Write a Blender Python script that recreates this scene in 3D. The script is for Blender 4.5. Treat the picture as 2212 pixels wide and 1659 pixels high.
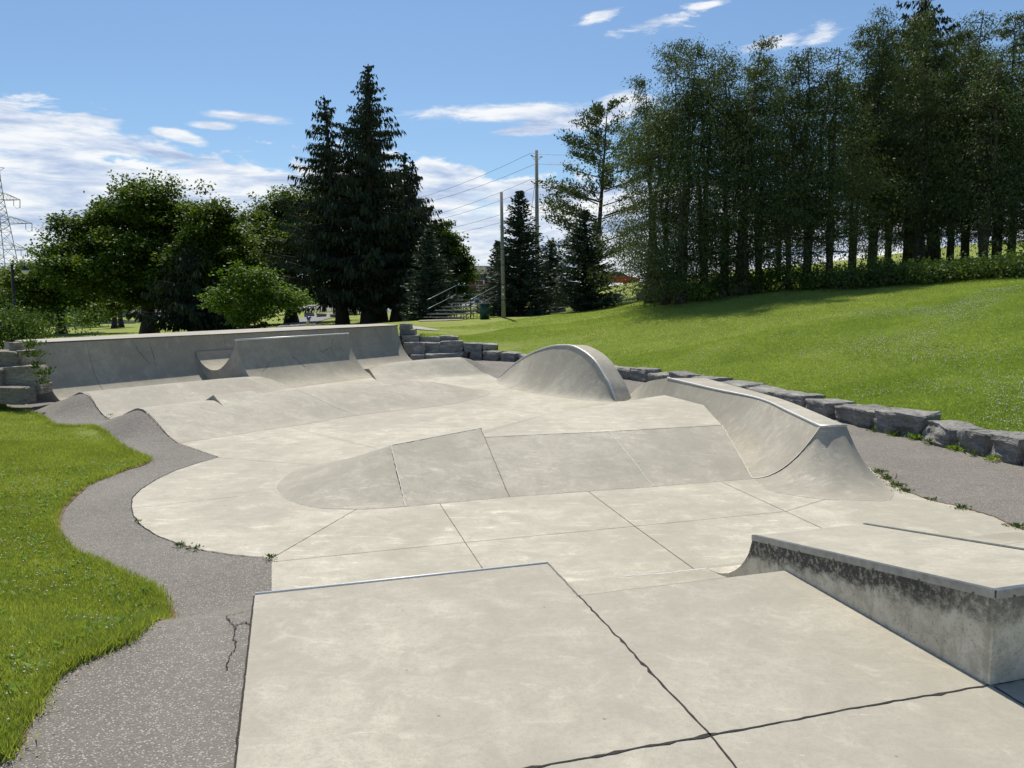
import bpy, bmesh, math, random
import numpy as np
from math import radians, sin, cos, pi, atan2, sqrt
from mathutils import Vector, Matrix, noise as mnoise
from mathutils.geometry import delaunay_2d_cdt
for o in list(bpy.data.objects): bpy.data.objects.remove(o)
S = bpy.context.scene
COL = S.collection
RNG = np.random.default_rng(7)
random.seed(7)

# ---------------- camera ----------------
FPX = 1668.0; PIT = radians(6.3); ROL = radians(0.45); EYE = 2.55
CAM = np.array([0, 0, EYE])
_f = np.array([0, cos(PIT), -sin(PIT)]); _r0 = np.array([1.0, 0, 0]); _u0 = np.array([0, sin(PIT), cos(PIT)])
_R = _r0*cos(ROL) - _u0*sin(ROL); _U = _u0*cos(ROL) + _r0*sin(ROL)
cd = bpy.data.cameras.new('camera'); cam = bpy.data.objects.new('camera', cd); COL.objects.link(cam)
cam.matrix_world = Matrix(((_R[0], _U[0], -_f[0], 0), (_R[1], _U[1], -_f[1], 0), (_R[2], _U[2], -_f[2], EYE), (0, 0, 0, 1)))
cd.sensor_fit = 'HORIZONTAL'; cd.sensor_width = 36; cd.lens = 36*FPX/2212; cd.clip_end = 5000; cd.clip_start = 0.05
S.camera = cam
# survey helpers: sight lines of the photograph onto real planes
def ray(u, v): return _f + _R*(u-1106)/FPX - _U*(v-829.5)/FPX
def P(u, v, z=0.0):
    d = ray(u, v); return CAM + d*((z-EYE)/d[2])
def DP(u, v, Y):
    d = ray(u, v); return CAM + d*(Y/d[1])
def PL(u, v, p, n):
    d = ray(u, v); n = np.array([n[0], n[1], 0.0]); return CAM + d*(np.dot(np.array(p)-CAM, n)/np.dot(d, n))

# ---------------- sun, sky, exposure ----------------
SUN_EL = radians(60.5); TRAV = np.array([0.18, -0.984])          # shadows run towards the viewer, slightly right
sl = bpy.data.lights.new('sun', 'SUN'); sl.energy = 4.6; sl.angle = radians(0.55); sl.color = (1.0, 0.94, 0.83)
so = bpy.data.objects.new('sun', sl); COL.objects.link(so)
tv = Vector((TRAV[0]*cos(SUN_EL), TRAV[1]*cos(SUN_EL), -sin(SUN_EL)))
so.rotation_euler = tv.to_track_quat('-Z', 'Y').to_euler()
S.view_settings.view_transform = 'Standard'; S.view_settings.look = 'None'; S.view_settings.exposure = 0.08; S.view_settings.gamma = 1

class NT:
    """tiny node-graph helper"""
    def __init__(s, tree): s.t = tree; s.n = tree.nodes; s.l = tree.links
    def node(s, typ, **kw):
        n = s.n.new(typ)
        for k, v in kw.items():
            if k.startswith('i_'):
                key = k[2:]; key = int(key) if key.isdigit() else key.replace('_', ' ')
                s.put(n.inputs[key], v)
            else: setattr(n, k, v)
        return n
    def put(s, inp, v):
        if isinstance(v, bpy.types.NodeSocket): s.l.new(v, inp)
        else: inp.default_value = v
    def math(s, op, a, b=0.0, c=0.0, clamp=False):
        n = s.n.new('ShaderNodeMath'); n.operation = op; n.use_clamp = clamp
        for i, v in enumerate((a, b, c)): s.put(n.inputs[i], v)
        return n.outputs[0]
    def vmath(s, op, a, b=(0, 0, 0)):
        n = s.n.new('ShaderNodeVectorMath'); n.operation = op; s.put(n.inputs[0], a); s.put(n.inputs[1], b)
        return n.outputs[0]
    def xyz(s, x, y, z=0.0):
        n = s.n.new('ShaderNodeCombineXYZ')
        for i, v in enumerate((x, y, z)): s.put(n.inputs[i], v)
        return n.outputs[0]
    def sep(s, v):
        n = s.n.new('ShaderNodeSeparateXYZ'); s.l.new(v, n.inputs[0]); return n.outputs
    def noise(s, vec, scale, detail=4, rough=0.55, dist=0.0, col=False):
        n = s.n.new('ShaderNodeTexNoise'); s.put(n.inputs['Vector'], vec)
        n.inputs['Scale'].default_value = scale; n.inputs['Detail'].default_value = detail
        n.inputs['Roughness'].default_value = rough; n.inputs['Distortion'].default_value = dist
        return n.outputs['Color' if col else 'Fac']
    def ramp(s, fac, stops, interp='LINEAR'):
        n = s.n.new('ShaderNodeValToRGB'); s.l.new(fac, n.inputs[0]); cr = n.color_ramp; cr.interpolation = interp
        while len(cr.elements) < len(stops): cr.elements.new(0.5)
        for e, (p, c) in zip(cr.elements, stops):
            e.position = p; e.color = (c, c, c, 1) if isinstance(c, (int, float)) else (*c, 1)
        return n.outputs[0]
    def mix(s, fac, a, b, mode='MIX'):
        n = s.n.new('ShaderNodeMix'); n.data_type = 'RGBA'; n.blend_type = mode
        s.put(n.inputs[0], fac)
        for i, v in ((6, a), (7, b)): s.put(n.inputs[i], (*v, 1) if isinstance(v, tuple) and len(v) == 3 else v)
        return n.outputs[2]
    def smooth(s, x, a, b):
        n = s.n.new('ShaderNodeMapRange'); n.interpolation_type = 'SMOOTHSTEP'; s.put(n.inputs[0], x)
        n.inputs[1].default_value = a; n.inputs[2].default_value = b; return n.outputs[0]

W = bpy.data.worlds.new('World'); S.world = W; W.use_nodes = True
w = NT(W.node_tree); w.n.clear()
sky = w.node('ShaderNodeTexSky', sky_type='NISHITA', sun_disc=False, sun_elevation=SUN_EL)
sky.sun_rotation = atan2(-TRAV[0], -TRAV[1]); sky.air_density = 1.0; sky.dust_density = 0.6; sky.ozone_density = 2.2; sky.altitude = 100
tc = w.node('ShaderNodeTexCoord'); dirv = tc.outputs['Generated']
dx, dy, dz = w.sep(dirv)
az = w.math('ARCTAN2', dx, dy); el = w.math('ARCSINE', dz)
dzp = w.math('ADD', w.math('MAXIMUM', dz, 0.0), 0.10)
pc = w.xyz(w.math('DIVIDE', dx, dzp), w.math('DIVIDE', dy, dzp), 0.0)       # cloud deck coordinates
pc2 = w.vmath('MULTIPLY', pc, (1.0, 0.8, 1.0))
n1 = w.noise(pc2, 1.5, 7, 0.58, 0.3); n2 = w.noise(pc2, 5.5, 6, 0.62, 0.2)
ang = w.xyz(az, w.math('MULTIPLY', el, 2.6), 0.0)
n3 = w.noise(ang, 13.0, 7, 0.6, 0.35)
n4 = w.noise(w.xyz(az, w.math('MULTIPLY', el, 3.6), 2.0), 17.0, 7, 0.65, 0.4)
def azel(u, v):
    d = ray(u, v); d = d/np.linalg.norm(d); return atan2(d[0], d[1]), math.asin(d[2])
def blob(u, v, ru, rv, tilt=0.0, amp=0.75, thr=(0.0, 0.35)):
    a, e = azel(u, v); sa = FPX/ru; se = FPX/rv
    x = w.math('MULTIPLY', w.math('SUBTRACT', az, a), sa)
    y0 = w.math('SUBTRACT', el, e); y0 = w.math('SUBTRACT', y0, w.math('MULTIPLY', w.math('SUBTRACT', az, a), tilt))
    y = w.math('MULTIPLY', y0, se)
    L = w.math('SQRT', w.math('ADD', w.math('MULTIPLY', x, x), w.math('MULTIPLY', y, y)))
    m = w.math('ADD', w.math('SUBTRACT', 1.0, L), w.math('MULTIPLY', w.math('SUBTRACT', n4, 0.52), amp*4))
    return w.smooth(m, *thr)
# broad bank of cloud near the horizon
ah, eh = azel(350, 318)
edge = w.math('ADD', eh, w.math('MULTIPLY', w.math('SUBTRACT', n3, 0.5), 0.13))
edge = w.math('SUBTRACT', edge, w.math('MULTIPLY', w.math('MAXIMUM', w.math('SUBTRACT', az, -0.12), 0.0), 0.10))
bank = w.smooth(w.math('SUBTRACT', edge, el), -0.002, 0.014)
bank = w.math('MULTIPLY', bank, w.smooth(n1, 0.20, 0.40))
mask = bank
for b in [(70, 285, 250, 62, -0.08, 0.5, (0.0, 0.4)), (530, 253, 115, 15, -0.02, .5, (0.1, 0.8)), (465, 271, 58, 11, -.03, .35, (0, .5)), (385, 294, 66, 15, -0.15, .4, (0, .5)),
          (1110, 243, 290, 22, 0.02, .45, (0, .55)), (1240, 262, 160, 26, .05, .45, (0, .5)), (1150, 283, 90, 13, .02, .4, (0, .5)), (1290, 37, 52, 13, .1, .9, (0, .8)),
          (1405, 55, 105, 17, 0.10, 1.0, (0, .9)), (1455, 40, 62, 17, .1, 1.0, (0, .8)), (1512, 12, 48, 9, 0.05, .8, (0, .8)), (1680, 90, 90, 13, 0.12, .9, (0, .8)), (1780, 72, 55, 21, .15, .9, (0, .8)),
          (1340, 230, 90, 30, .1, .5, (0, .5))]:
    mask = w.math('MAXIMUM', mask, blob(*b))
shade = w.noise(w.xyz(az, w.math('MULTIPLY', el, 5.5), 5.0), 9.0, 6, 0.62, 0.3)
ccol = w.ramp(shade, [(0.34, (0.42, 0.53, 0.76)), (0.47, (0.68, 0.76, 0.90)), (0.58, (0.96, 0.98, 1.0)), (0.75, (1.08, 1.07, 1.05))])
skyc = w.mix(1.0, sky.outputs[0], (0.80, 0.94, 1.03), 'MULTIPLY')
bg1 = w.node('ShaderNodeBackground'); w.l.new(skyc, bg1.inputs[0]); bg1.inputs[1].default_value = 0.105
bg2 = w.node('ShaderNodeBackground'); w.l.new(ccol, bg2.inputs[0]); bg2.inputs[1].default_value = 0.93
mx = w.node('ShaderNodeMixShader'); w.l.new(w.math('MULTIPLY', mask, 0.93), mx.inputs[0]); w.l.new(bg1.outputs[0], mx.inputs[1]); w.l.new(bg2.outputs[0], mx.inputs[2])
wo = w.node('ShaderNodeOutputWorld'); w.l.new(mx.outputs[0], wo.inputs[0])

# ---------------- object helpers ----------------
def mesh_np(name, V, Fc, mat=None, parent=None, smooth=False):
    V = np.asarray(V, dtype=np.float32); me = bpy.data.meshes.new(name)
    if isinstance(Fc, np.ndarray):
        k = Fc.shape[1]; m = len(Fc)
        me.vertices.add(len(V)); me.vertices.foreach_set('co', V.ravel())
        me.loops.add(m*k); me.loops.foreach_set('vertex_index', Fc.astype(np.int32).ravel())
        me.polygons.add(m); me.polygons.foreach_set('loop_start', np.arange(0, m*k, k, dtype=np.int32))
        me.update(calc_edges=True)
    else: me.from_pydata([tuple(map(float, v)) for v in V], [], Fc); me.update()
    if smooth: me.polygons.foreach_set('use_smooth', np.ones(len(me.polygons), dtype=bool))
    if mat: me.materials.append(mat)
    o = bpy.data.objects.new(name, me); COL.objects.link(o)
    if parent: o.parent = parent
    return o
class MB:
    """collects simple solids and links them as one mesh object"""
    def __init__(s): s.V = []; s.F = []
    def add(s, V, Fc):
        b = len(s.V); s.V += [tuple(map(float, v)) for v in V]; s.F += [tuple(int(i)+b for i in f) for f in Fc]; return s
    def box(s, c, d, rz=0.0, M=None):
        x, y, z = d[0]/2, d[1]/2, d[2]/2; V = []
        for a, b, e in ((-1, -1, -1), (1, -1, -1), (1, 1, -1), (-1, 1, -1), (-1, -1, 1), (1, -1, 1), (1, 1, 1), (-1, 1, 1)):
            px, py = a*x, b*y; V.append((c[0]+px*cos(rz)-py*sin(rz), c[1]+px*sin(rz)+py*cos(rz), c[2]+e*z))
        return s.add(V, [(0, 3, 2, 1), (4, 5, 6, 7), (0, 1, 5, 4), (1, 2, 6, 5), (2, 3, 7, 6), (3, 0, 4, 7)])
    def tube(s, pts, r, n=8, cap=True):
        pts = [np.array(p, float) for p in pts]; m = len(pts); rr = [r]*m if np.isscalar(r) else r; V = []; prev = None
        for i, p in enumerate(pts):
            t = pts[min(i+1, m-1)] - pts[max(i-1, 0)]; t = t/(np.linalg.norm(t)+1e-9)
            if prev is None:
                a = np.array([0, 0, 1.0]) if abs(t[2]) < 0.9 else np.array([1.0, 0, 0])
            else: a = prev
            b = np.cross(t, a); b /= np.linalg.norm(b)+1e-9; a = np.cross(b, t); prev = a
            for k in range(n): q = 2*pi*k/n; V.append(p + (a*cos(q)+b*sin(q))*rr[i])
        Fc = [(i*n+k, i*n+(k+1) % n, (i+1)*n+(k+1) % n, (i+1)*n+k) for i in range(m-1) for k in range(n)]
        if cap: Fc += [tuple(range(n))[::-1], tuple((m-1)*n+k for k in range(n))]
        return s.add(V, Fc)
    def prism(s, poly, z0, z1):
        n = len(poly); V = [(p[0], p[1], z0) for p in poly] + [(p[0], p[1], z1) for p in poly]
        return s.add(V, [tuple(range(n))[::-1], tuple(range(n, 2*n))] + [(i, (i+1) % n, n+(i+1) % n, n+i) for i in range(n)])
    def build(s, name, mat, parent=None, smooth=False, bevel=0.0):
        o = mesh_np(name, s.V, s.F, mat, parent, smooth)
        bm = bmesh.new(); bm.from_mesh(o.data); bmesh.ops.recalc_face_normals(bm, faces=bm.faces)
        if bevel: bmesh.ops.bevel(bm, geom=[e for e in bm.edges if e.is_manifold and e.calc_face_angle(0) > 0.5], offset=bevel, segments=2, affect='EDGES')
        bm.to_mesh(o.data); bm.free(); return o
def tag(o, label=None, cat=None, group=None, kind=None):
    for k, v in (('label', label), ('category', cat), ('group', group), ('kind', kind)):
        if v: o[k] = v
    return o
def thing(name, label, cat, loc=(0, 0, 0), rz=0.0, group=None):
    o = bpy.data.objects.new(name, None); COL.objects.link(o); o.location = [float(v) for v in loc]; o.rotation_euler = (0, 0, rz); o.empty_display_size = 0.2
    return tag(o, label, cat, group)
def copy_tree(o, parent=None):
    c = o.copy(); COL.objects.link(c); c.parent = parent
    for ch in list(o.children): copy_tree(ch, c)
    return c
def grid_faces(nr, nc):
    i, j = np.meshgrid(np.arange(nr-1), np.arange(nc-1), indexing='ij'); a = (i*nc+j).ravel()
    return np.stack([a, a+1, a+nc+1, a+nc], 1)
def catmull(pts, k):
    pts = np.array(pts, float); out = []
    n = len(pts)
    for i in range(n-1):
        p0 = pts[max(i-1, 0)]; p1 = pts[i]; p2 = pts[i+1]; p3 = pts[min(i+2, n-1)]
        for t in np.linspace(0, 1, k, endpoint=False):
            out.append(0.5*((2*p1)+(-p0+p2)*t+(2*p0-5*p1+4*p2-p3)*t*t+(-p0+3*p1-3*p2+p3)*t**3))
    out.append(pts[-1]); return np.array(out)
def sstep(x, a, b):
    t = np.clip((np.asarray(x, float)-a)/(b-a), 0, 1); return t*t*(3-2*t)
def inpoly(x, y, poly):
    x = np.asarray(x); y = np.asarray(y); r = np.zeros(x.shape, bool); n = len(poly)
    for i in range(n):
        x1, y1 = poly[i][:2]; x2, y2 = poly[(i+1) % n][:2]
        c = ((y1 > y) != (y2 > y)) & (x < (x2-x1)*(y-y1)/((y2-y1) if y2 != y1 else 1e-9)+x1); r ^= c
    return r
def dist_poly(x, y, pts, closed=False):
    x = np.asarray(x, float); y = np.asarray(y, float); best = np.full(x.shape, 1e9); m = len(pts)
    for i in range(m if closed else m-1):
        a = np.array(pts[i][:2]); b = np.array(pts[(i+1) % m][:2]); ab = b-a; L = ab@ab+1e-12
        t = np.clip(((x-a[0])*ab[0]+(y-a[1])*ab[1])/L, 0, 1)
        best = np.minimum(best, np.hypot(x-a[0]-t*ab[0], y-a[1]-t*ab[1]))
    return best

# ---------------- materials ----------------
def new_mat(name):
    m = bpy.data.materials.new(name); m.use_nodes = True; t = NT(m.node_tree); b = m.node_tree.nodes['Principled BSDF']; return m, t, b
def objco(t): return t.node('ShaderNodeNewGeometry').outputs['Position']
def bump(t, b, h, strength, dist=0.01):
    n = t.node('ShaderNodeBump'); n.inputs['Strength'].default_value = strength; n.inputs['Distance'].default_value = dist
    t.l.new(h, n.inputs['Height']); t.l.new(n.outputs[0], b.inputs['Normal'])
def concrete(name, dark, light, stain=0.0, scuff=0.5, streak=None):
    m, t, b = new_mat(name); p = objco(t)
    a = t.noise(p, 0.9, 6, 0.6, 0.4); f = t.noise(p, 14, 5, 0.65); g = t.noise(p, 120, 3, 0.7)
    q = t.vmath('MULTIPLY', p, streak or (1.0, 3.2, 2.0)); s1 = t.noise(q, 2.6, 7, 0.68, 0.8)
    c = t.ramp(t.math('ADD', t.math('MULTIPLY', a, .6), t.math('MULTIPLY', f, .4)), [(0.33, dark), (0.64, light)])
    c = t.mix(t.math('MULTIPLY', t.ramp(s1, [(0.55, 0.0), (0.66, 1.0)]), scuff), c, tuple(min(.72, x*1.28) for x in light))
    c = t.mix(t.math('MULTIPLY', t.ramp(g, [(0.36, 1.0), (0.46, 0.0)]), 0.45), c, tuple(x*.62 for x in dark))
    big = t.noise(p, .42, 4, .55, .8); mott = t.noise(p, 3.1, 9, .74, .5); fine = t.noise(p, 38, 5, .7)
    c = t.mix(t.math('MULTIPLY', t.ramp(big, [(0.42, 1.0), (0.56, 0.0)]), .60), c, tuple(x*.84 for x in dark))
    c = t.mix(t.math('MULTIPLY', t.ramp(mott, [(0.40, 1.0), (0.52, 0.0)]), .48), c, tuple(x*.80 for x in dark))
    c = t.mix(t.math('MULTIPLY', t.ramp(mott, [(0.55, 0.0), (0.66, 1.0)]), .42), c, tuple(min(.7, x*1.18) for x in light))
    c = t.mix(t.math('MULTIPLY', t.ramp(fine, [(0.38, 1.0), (0.50, 0.0)]), .34), c, tuple(x*.75 for x in dark))
    sc_ = t.noise(t.vmath('MULTIPLY', p, (1.0, 9.0, 4.0)), 1.9, 6, .7, 1.5); sc2 = t.noise(p, .9, 3)
    c = t.mix(t.math('MULTIPLY', t.math('MULTIPLY', t.ramp(sc_, [(0.635, 0.0), (0.67, 1.0)]), t.ramp(sc2, [(0.45, 0.0), (0.6, 1.0)])), scuff), c, (.66, .64, .58))
    v = t.node('ShaderNodeTexVoronoi', feature='F1'); t.l.new(p, v.inputs['Vector']); v.inputs['Scale'].default_value = 4.2; v.inputs['Randomness'].default_value = 1
    spot = t.math('LESS_THAN', t.math('ADD', v.outputs['Distance'], t.math('MULTIPLY', t.noise(p, 60, 2), .05)), 0.063)
    c = t.mix(t.math('MULTIPLY', spot, 0.62), c, (0.14, 0.13, 0.115))
    if stain:
        u = t.noise(t.vmath('MULTIPLY', p, (1, 1, 1.0)), 1.7, 6, 0.62, 0.6)
        c = t.mix(t.math('MULTIPLY', t.ramp(u, [(0.50, 0.0), (0.60, 1.0)]), stain), c, (0.10, 0.10, 0.095))
    t.l.new(c, b.inputs['Base Color']); b.inputs['Roughness'].default_value = 0.78; b.inputs['Specular IOR Level'].default_value = 0.35
    bump(t, b, t.math('ADD', f, t.math('MULTIPLY', g, .6)), 0.22, 0.006); return m
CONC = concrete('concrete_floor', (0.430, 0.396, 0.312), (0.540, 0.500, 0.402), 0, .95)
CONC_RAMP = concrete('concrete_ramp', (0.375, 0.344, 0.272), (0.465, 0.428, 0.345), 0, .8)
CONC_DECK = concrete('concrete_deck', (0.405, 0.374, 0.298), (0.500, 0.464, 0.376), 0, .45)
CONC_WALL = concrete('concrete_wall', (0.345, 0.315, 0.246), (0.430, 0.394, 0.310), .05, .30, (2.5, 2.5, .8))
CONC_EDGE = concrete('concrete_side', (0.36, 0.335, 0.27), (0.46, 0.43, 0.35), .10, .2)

def ledge_side_mat():
    m, t, b = new_mat('ledge_side'); p = objco(t); x, y, z = t.sep(p)
    # black mildew band below the coping, its lower edge ragged
    top = t.math('ADD', 0.97, t.math('MULTIPLY', t.math('SUBTRACT', y, 4.05), -0.190))
    dep = t.math('SUBTRACT', top, z)
    nn = t.noise(t.vmath('MULTIPLY', p, (1, 1, 1.3)), 5.0, 8, 0.75, 0.5); n5 = t.noise(p, 26, 6, .7)
    band = t.smooth(t.math('ADD', dep, t.math('MULTIPLY', t.math('SUBTRACT', nn, .5), 0.42)), 0.24, 0.12)
    band = t.math('MULTIPLY', band, t.ramp(n5, [(0.30, 0.25), (0.52, 1.0)]))
    near = t.smooth(t.math('ADD', y, t.math('MULTIPLY', nn, .8)), 4.0, 5.0); band = t.math('MULTIPLY', band, t.math('ADD', t.math('MULTIPLY', near, .45), .5))
    c = t.ramp(t.noise(p, 3.5, 6, .6, .4), [(0.35, (0.50, 0.455, 0.355)), (0.65, (0.66, 0.61, 0.49))])
    c = t.mix(t.math('MULTIPLY', t.ramp(t.noise(p, 55, 4, .7), [(0.33, 1.0), (0.43, 0.0)]), .6), c, (0.12, 0.11, .09))
    c = t.mix(t.math('MULTIPLY', t.ramp(t.noise(t.vmath('MULTIPLY', p, (9, 9, .8)), 1.2, 3), [(0.62, 0), (0.70, 1.0)]), .35), c, (0.20, 0.14, .08))
    c = t.mix(t.math('MULTIPLY', t.ramp(t.noise(p, 7, 7, .75, .6), [(0.42, 1.0), (0.52, 0.0)]), .35), c, (0.22, 0.20, .155))
    c = t.mix(band, c, (0.035, 0.034, 0.031))
    t.l.new(c, b.inputs['Base Color']); b.inputs['Roughness'].default_value = 0.85
    bump(t, b, t.math('ADD', n5, t.noise(p, 90, 3)), 0.35, 0.008); return m
LEDGE = ledge_side_mat()

def simple(name, col, rough=0.6, metal=0.0, var=0.15, scale=8.0, bmp=0.0, spec=0.5):
    m, t, b = new_mat(name); p = objco(t); n = t.noise(p, scale, 5, .6)
    c = t.ramp(n, [(0.3, tuple(x*(1-var) for x in col)), (0.7, tuple(min(1, x*(1+var)) for x in col))])
    t.l.new(c, b.inputs['Base Color']); b.inputs['Roughness'].default_value = rough; b.inputs['Metallic'].default_value = metal; b.inputs['Specular IOR Level'].default_value = spec
    if bmp: bump(t, b, n, bmp, 0.02)
    return m
STEEL = simple('worn_steel', (0.60, 0.60, 0.59), 0.5, 0.6, .2, 30)
GALV = simple('galvanised_steel', (0.27, 0.29, 0.31), 0.38, .8, .25, 12)
JOINT = simple('joint_dark', (0.035, 0.030, 0.026), 0.95, 0, .4, 40)
JOINT_THIN = simple('saw_cut', (0.19, 0.175, 0.15), 0.95, 0, .3, 30)
SEAM = simple('seam_light', (0.55, 0.53, 0.47), 0.9, 0, .12, 20)
CRACK = simple('crack_dark', (0.085, 0.078, 0.068), .95, 0, .3, 30)
RUSTY = simple('brown_soil', (0.16, 0.105, 0.062), .95, 0, .35, 9)

def asphalt(name, base, speck, scale=95.0, amt=1.0):
    m, t, b = new_mat(name); p = objco(t)
    v = t.node('ShaderNodeTexVoronoi', feature='F1'); t.l.new(p, v.inputs['Vector']); v.inputs['Scale'].default_value = scale
    cell = t.sep(v.outputs['Color'])[0]
    st = t.math('MULTIPLY', t.ramp(cell, [(0.60, 0.0), (0.95, 1.0)]), t.smooth(v.outputs['Distance'], 0.62, 0.30))
    big = t.noise(p, 0.8, 5, .6, .3); md = t.noise(p, 9, 5, .65)
    c = t.ramp(t.math('ADD', t.math('MULTIPLY', big, .6), t.math('MULTIPLY', md, .4)), [(0.35, tuple(x*.82 for x in base)), (0.62, tuple(x*1.2 for x in base))])
    c = t.mix(t.math('MULTIPLY', st, amt), c, speck)
    c = t.mix(t.math('MULTIPLY', t.ramp(t.noise(p, 160, 2), [(0.35, 1.0), (0.48, 0.0)]), .55), c, tuple(x*.45 for x in base))
    t.l.new(c, b.inputs['Base Color']); b.inputs['Roughness'].default_value = 0.82; b.inputs['Specular IOR Level'].default_value = .3
    bump(t, b, t.math('ADD', t.math('MULTIPLY', v.outputs['Distance'], -1.0), t.math('MULTIPLY', t.noise(p, 45, 3), .6)), 0.7, 0.008); return m
ASPH = asphalt('asphalt', (0.188, 0.171, 0.148), (0.54, 0.50, 0.42))
ROADM = asphalt('road_asphalt', (0.22, 0.215, 0.21), (0.3, 0.3, 0.3), 40, .3)

def grass_ground():
    m, t, b = new_mat('grass_ground'); p = objco(t)
    a = t.noise(p, 0.16, 5, .6, .3); c1 = t.noise(p, 1.3, 6, .65, .3); f = t.noise(t.vmath('MULTIPLY', p, (1, 1, 1)), 13, 6, .75)
    k = t.math('ADD', t.math('ADD', t.math('MULTIPLY', a, .3), t.math('MULTIPLY', c1, .35)), t.math('MULTIPLY', f, .35))
    c = t.ramp(k, [(0.36, (0.150, 0.195, 0.038)), (0.46, (0.225, 0.275, 0.055)), (0.55, (0.285, 0.325, 0.075)), (0.66, (0.370, 0.375, 0.135))])
    worn = t.ramp(t.noise(p, 0.33, 5, .7, .6), [(0.60, 0.0), (0.70, 1.0)])
    c = t.mix(t.math('MULTIPLY', worn, .5), c, (0.24, 0.21, 0.13))
    t.l.new(c, b.inputs['Base Color']); b.inputs['Roughness'].default_value = 0.9; b.inputs['Specular IOR Level'].default_value = .15
    bump(t, b, t.math('ADD', f, t.noise(p, 50, 4, .7)), 0.8, 0.05); return m
GRASSG = grass_ground()
def leaf_mat(name, dark, light, trans=0.35, pscale=0.7, tip=None, nw=.45):
    m = bpy.data.materials.new(name); m.use_nodes = True; t = NT(m.node_tree); t.n.clear()
    g = t.node('ShaderNodeNewGeometry'); rnd = g.outputs['Random Per Island']
    n = t.noise(g.outputs['Position'], pscale, 4, .6)
    k = t.math('ADD', t.math('MULTIPLY', rnd, 1-nw), t.math('MULTIPLY', n, nw))
    c = t.ramp(k, [(0.2, dark), (0.65, light), (0.9, tip or tuple(x*1.25 for x in light))])
    d = t.node('ShaderNodeBsdfPrincipled'); t.l.new(c, d.inputs['Base Color']); d.inputs['Roughness'].default_value = .55; d.inputs['Specular IOR Level'].default_value = .25
    tr = t.node('ShaderNodeBsdfTranslucent'); t.l.new(t.mix(1.0, c, (1.25, 1.25, 0.45), 'MULTIPLY'), tr.inputs[0])
    mxs = t.node('ShaderNodeMixShader'); mxs.inputs[0].default_value = trans
    t.l.new(d.outputs[0], mxs.inputs[1]); t.l.new(tr.outputs[0], mxs.inputs[2])
    o = t.node('ShaderNodeOutputMaterial'); t.l.new(mxs.outputs[0], o.inputs[0]); return m
L_GRASS = leaf_mat('grass_blade', (0.165, 0.225, 0.050), (0.370, 0.430, 0.115), .48, .9, (0.62, 0.60, 0.26), .62)
L_MAPLE = leaf_mat('maple_leaf', (0.022, 0.050, 0.007), (0.095, 0.155, 0.016), .38, .35, (0.22, 0.27, 0.03))
L_MAPLE_Y = leaf_mat('young_maple_leaf', (0.055, 0.105, 0.010), (0.115, 0.195, 0.020), .36, .6)
L_WILLOW = leaf_mat('pale_leaf', (0.080, 0.120, 0.020), (0.155, 0.215, 0.035), .34, .3)
L_GRASS2 = leaf_mat('mown_blade', (0.150, 0.235, 0.060), (0.350, 0.450, 0.125), .48, .5, (0.58, 0.60, 0.27), .62)
L_SPRUCE = leaf_mat('spruce_needle', (0.014, 0.025, 0.011), (0.034, 0.052, 0.020), .12, .5, (0.070, 0.070, 0.026))
L_BLUE = leaf_mat('blue_spruce_needle', (0.022, 0.042, 0.028), (0.055, 0.088, 0.056), .12, .6, (0.07, 0.095, .055))
L_PINE = leaf_mat('pine_needle', (0.040, 0.065, 0.026), (0.095, 0.130, 0.045), .22, .5, (0.11, 0.13, .045))
L_CEDAR = leaf_mat('cedar_spray', (0.036, 0.062, 0.022), (0.095, 0.138, 0.046), .28, .45, (0.18, 0.21, .075))
L_SHRUB = leaf_mat('shrub_leaf', (0.040, 0.080, 0.015), (0.095, 0.155, 0.030), .3, 1.5, (0.18, .22, .06))
L_WEED = leaf_mat('weed_leaf', (0.120, 0.210, 0.020), (0.22, 0.34, 0.04), .45, 3, (0.34, .38, .08))
L_RED = leaf_mat('red_leaf', (0.30, 0.03, 0.012), (0.62, 0.07, 0.025), .3, 1)
FLOWER = simple('clover_white', (0.62, 0.60, 0.52), .8, 0, .1, 30)
def bark(name, col):
    m, t, b = new_mat(name); p = objco(t); n = t.noise(t.vmath('MULTIPLY', p, (7, 7, 1.2)), 2.2, 6, .7, .5)
    t.l.new(t.ramp(n, [(0.3, tuple(x*.5 for x in col)), (0.7, tuple(x*1.35 for x in col))]), b.inputs['Base Color']); b.inputs['Roughness'].default_value = .95
    bump(t, b, n, .8, .04); return m
BARK = bark('bark_dark', (0.055, 0.045, 0.036)); BARK_C = bark('bark_cedar', (0.075, 0.060, 0.048)); WOODPOLE = bark('weathered_pole', (0.26, 0.25, 0.225))
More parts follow.
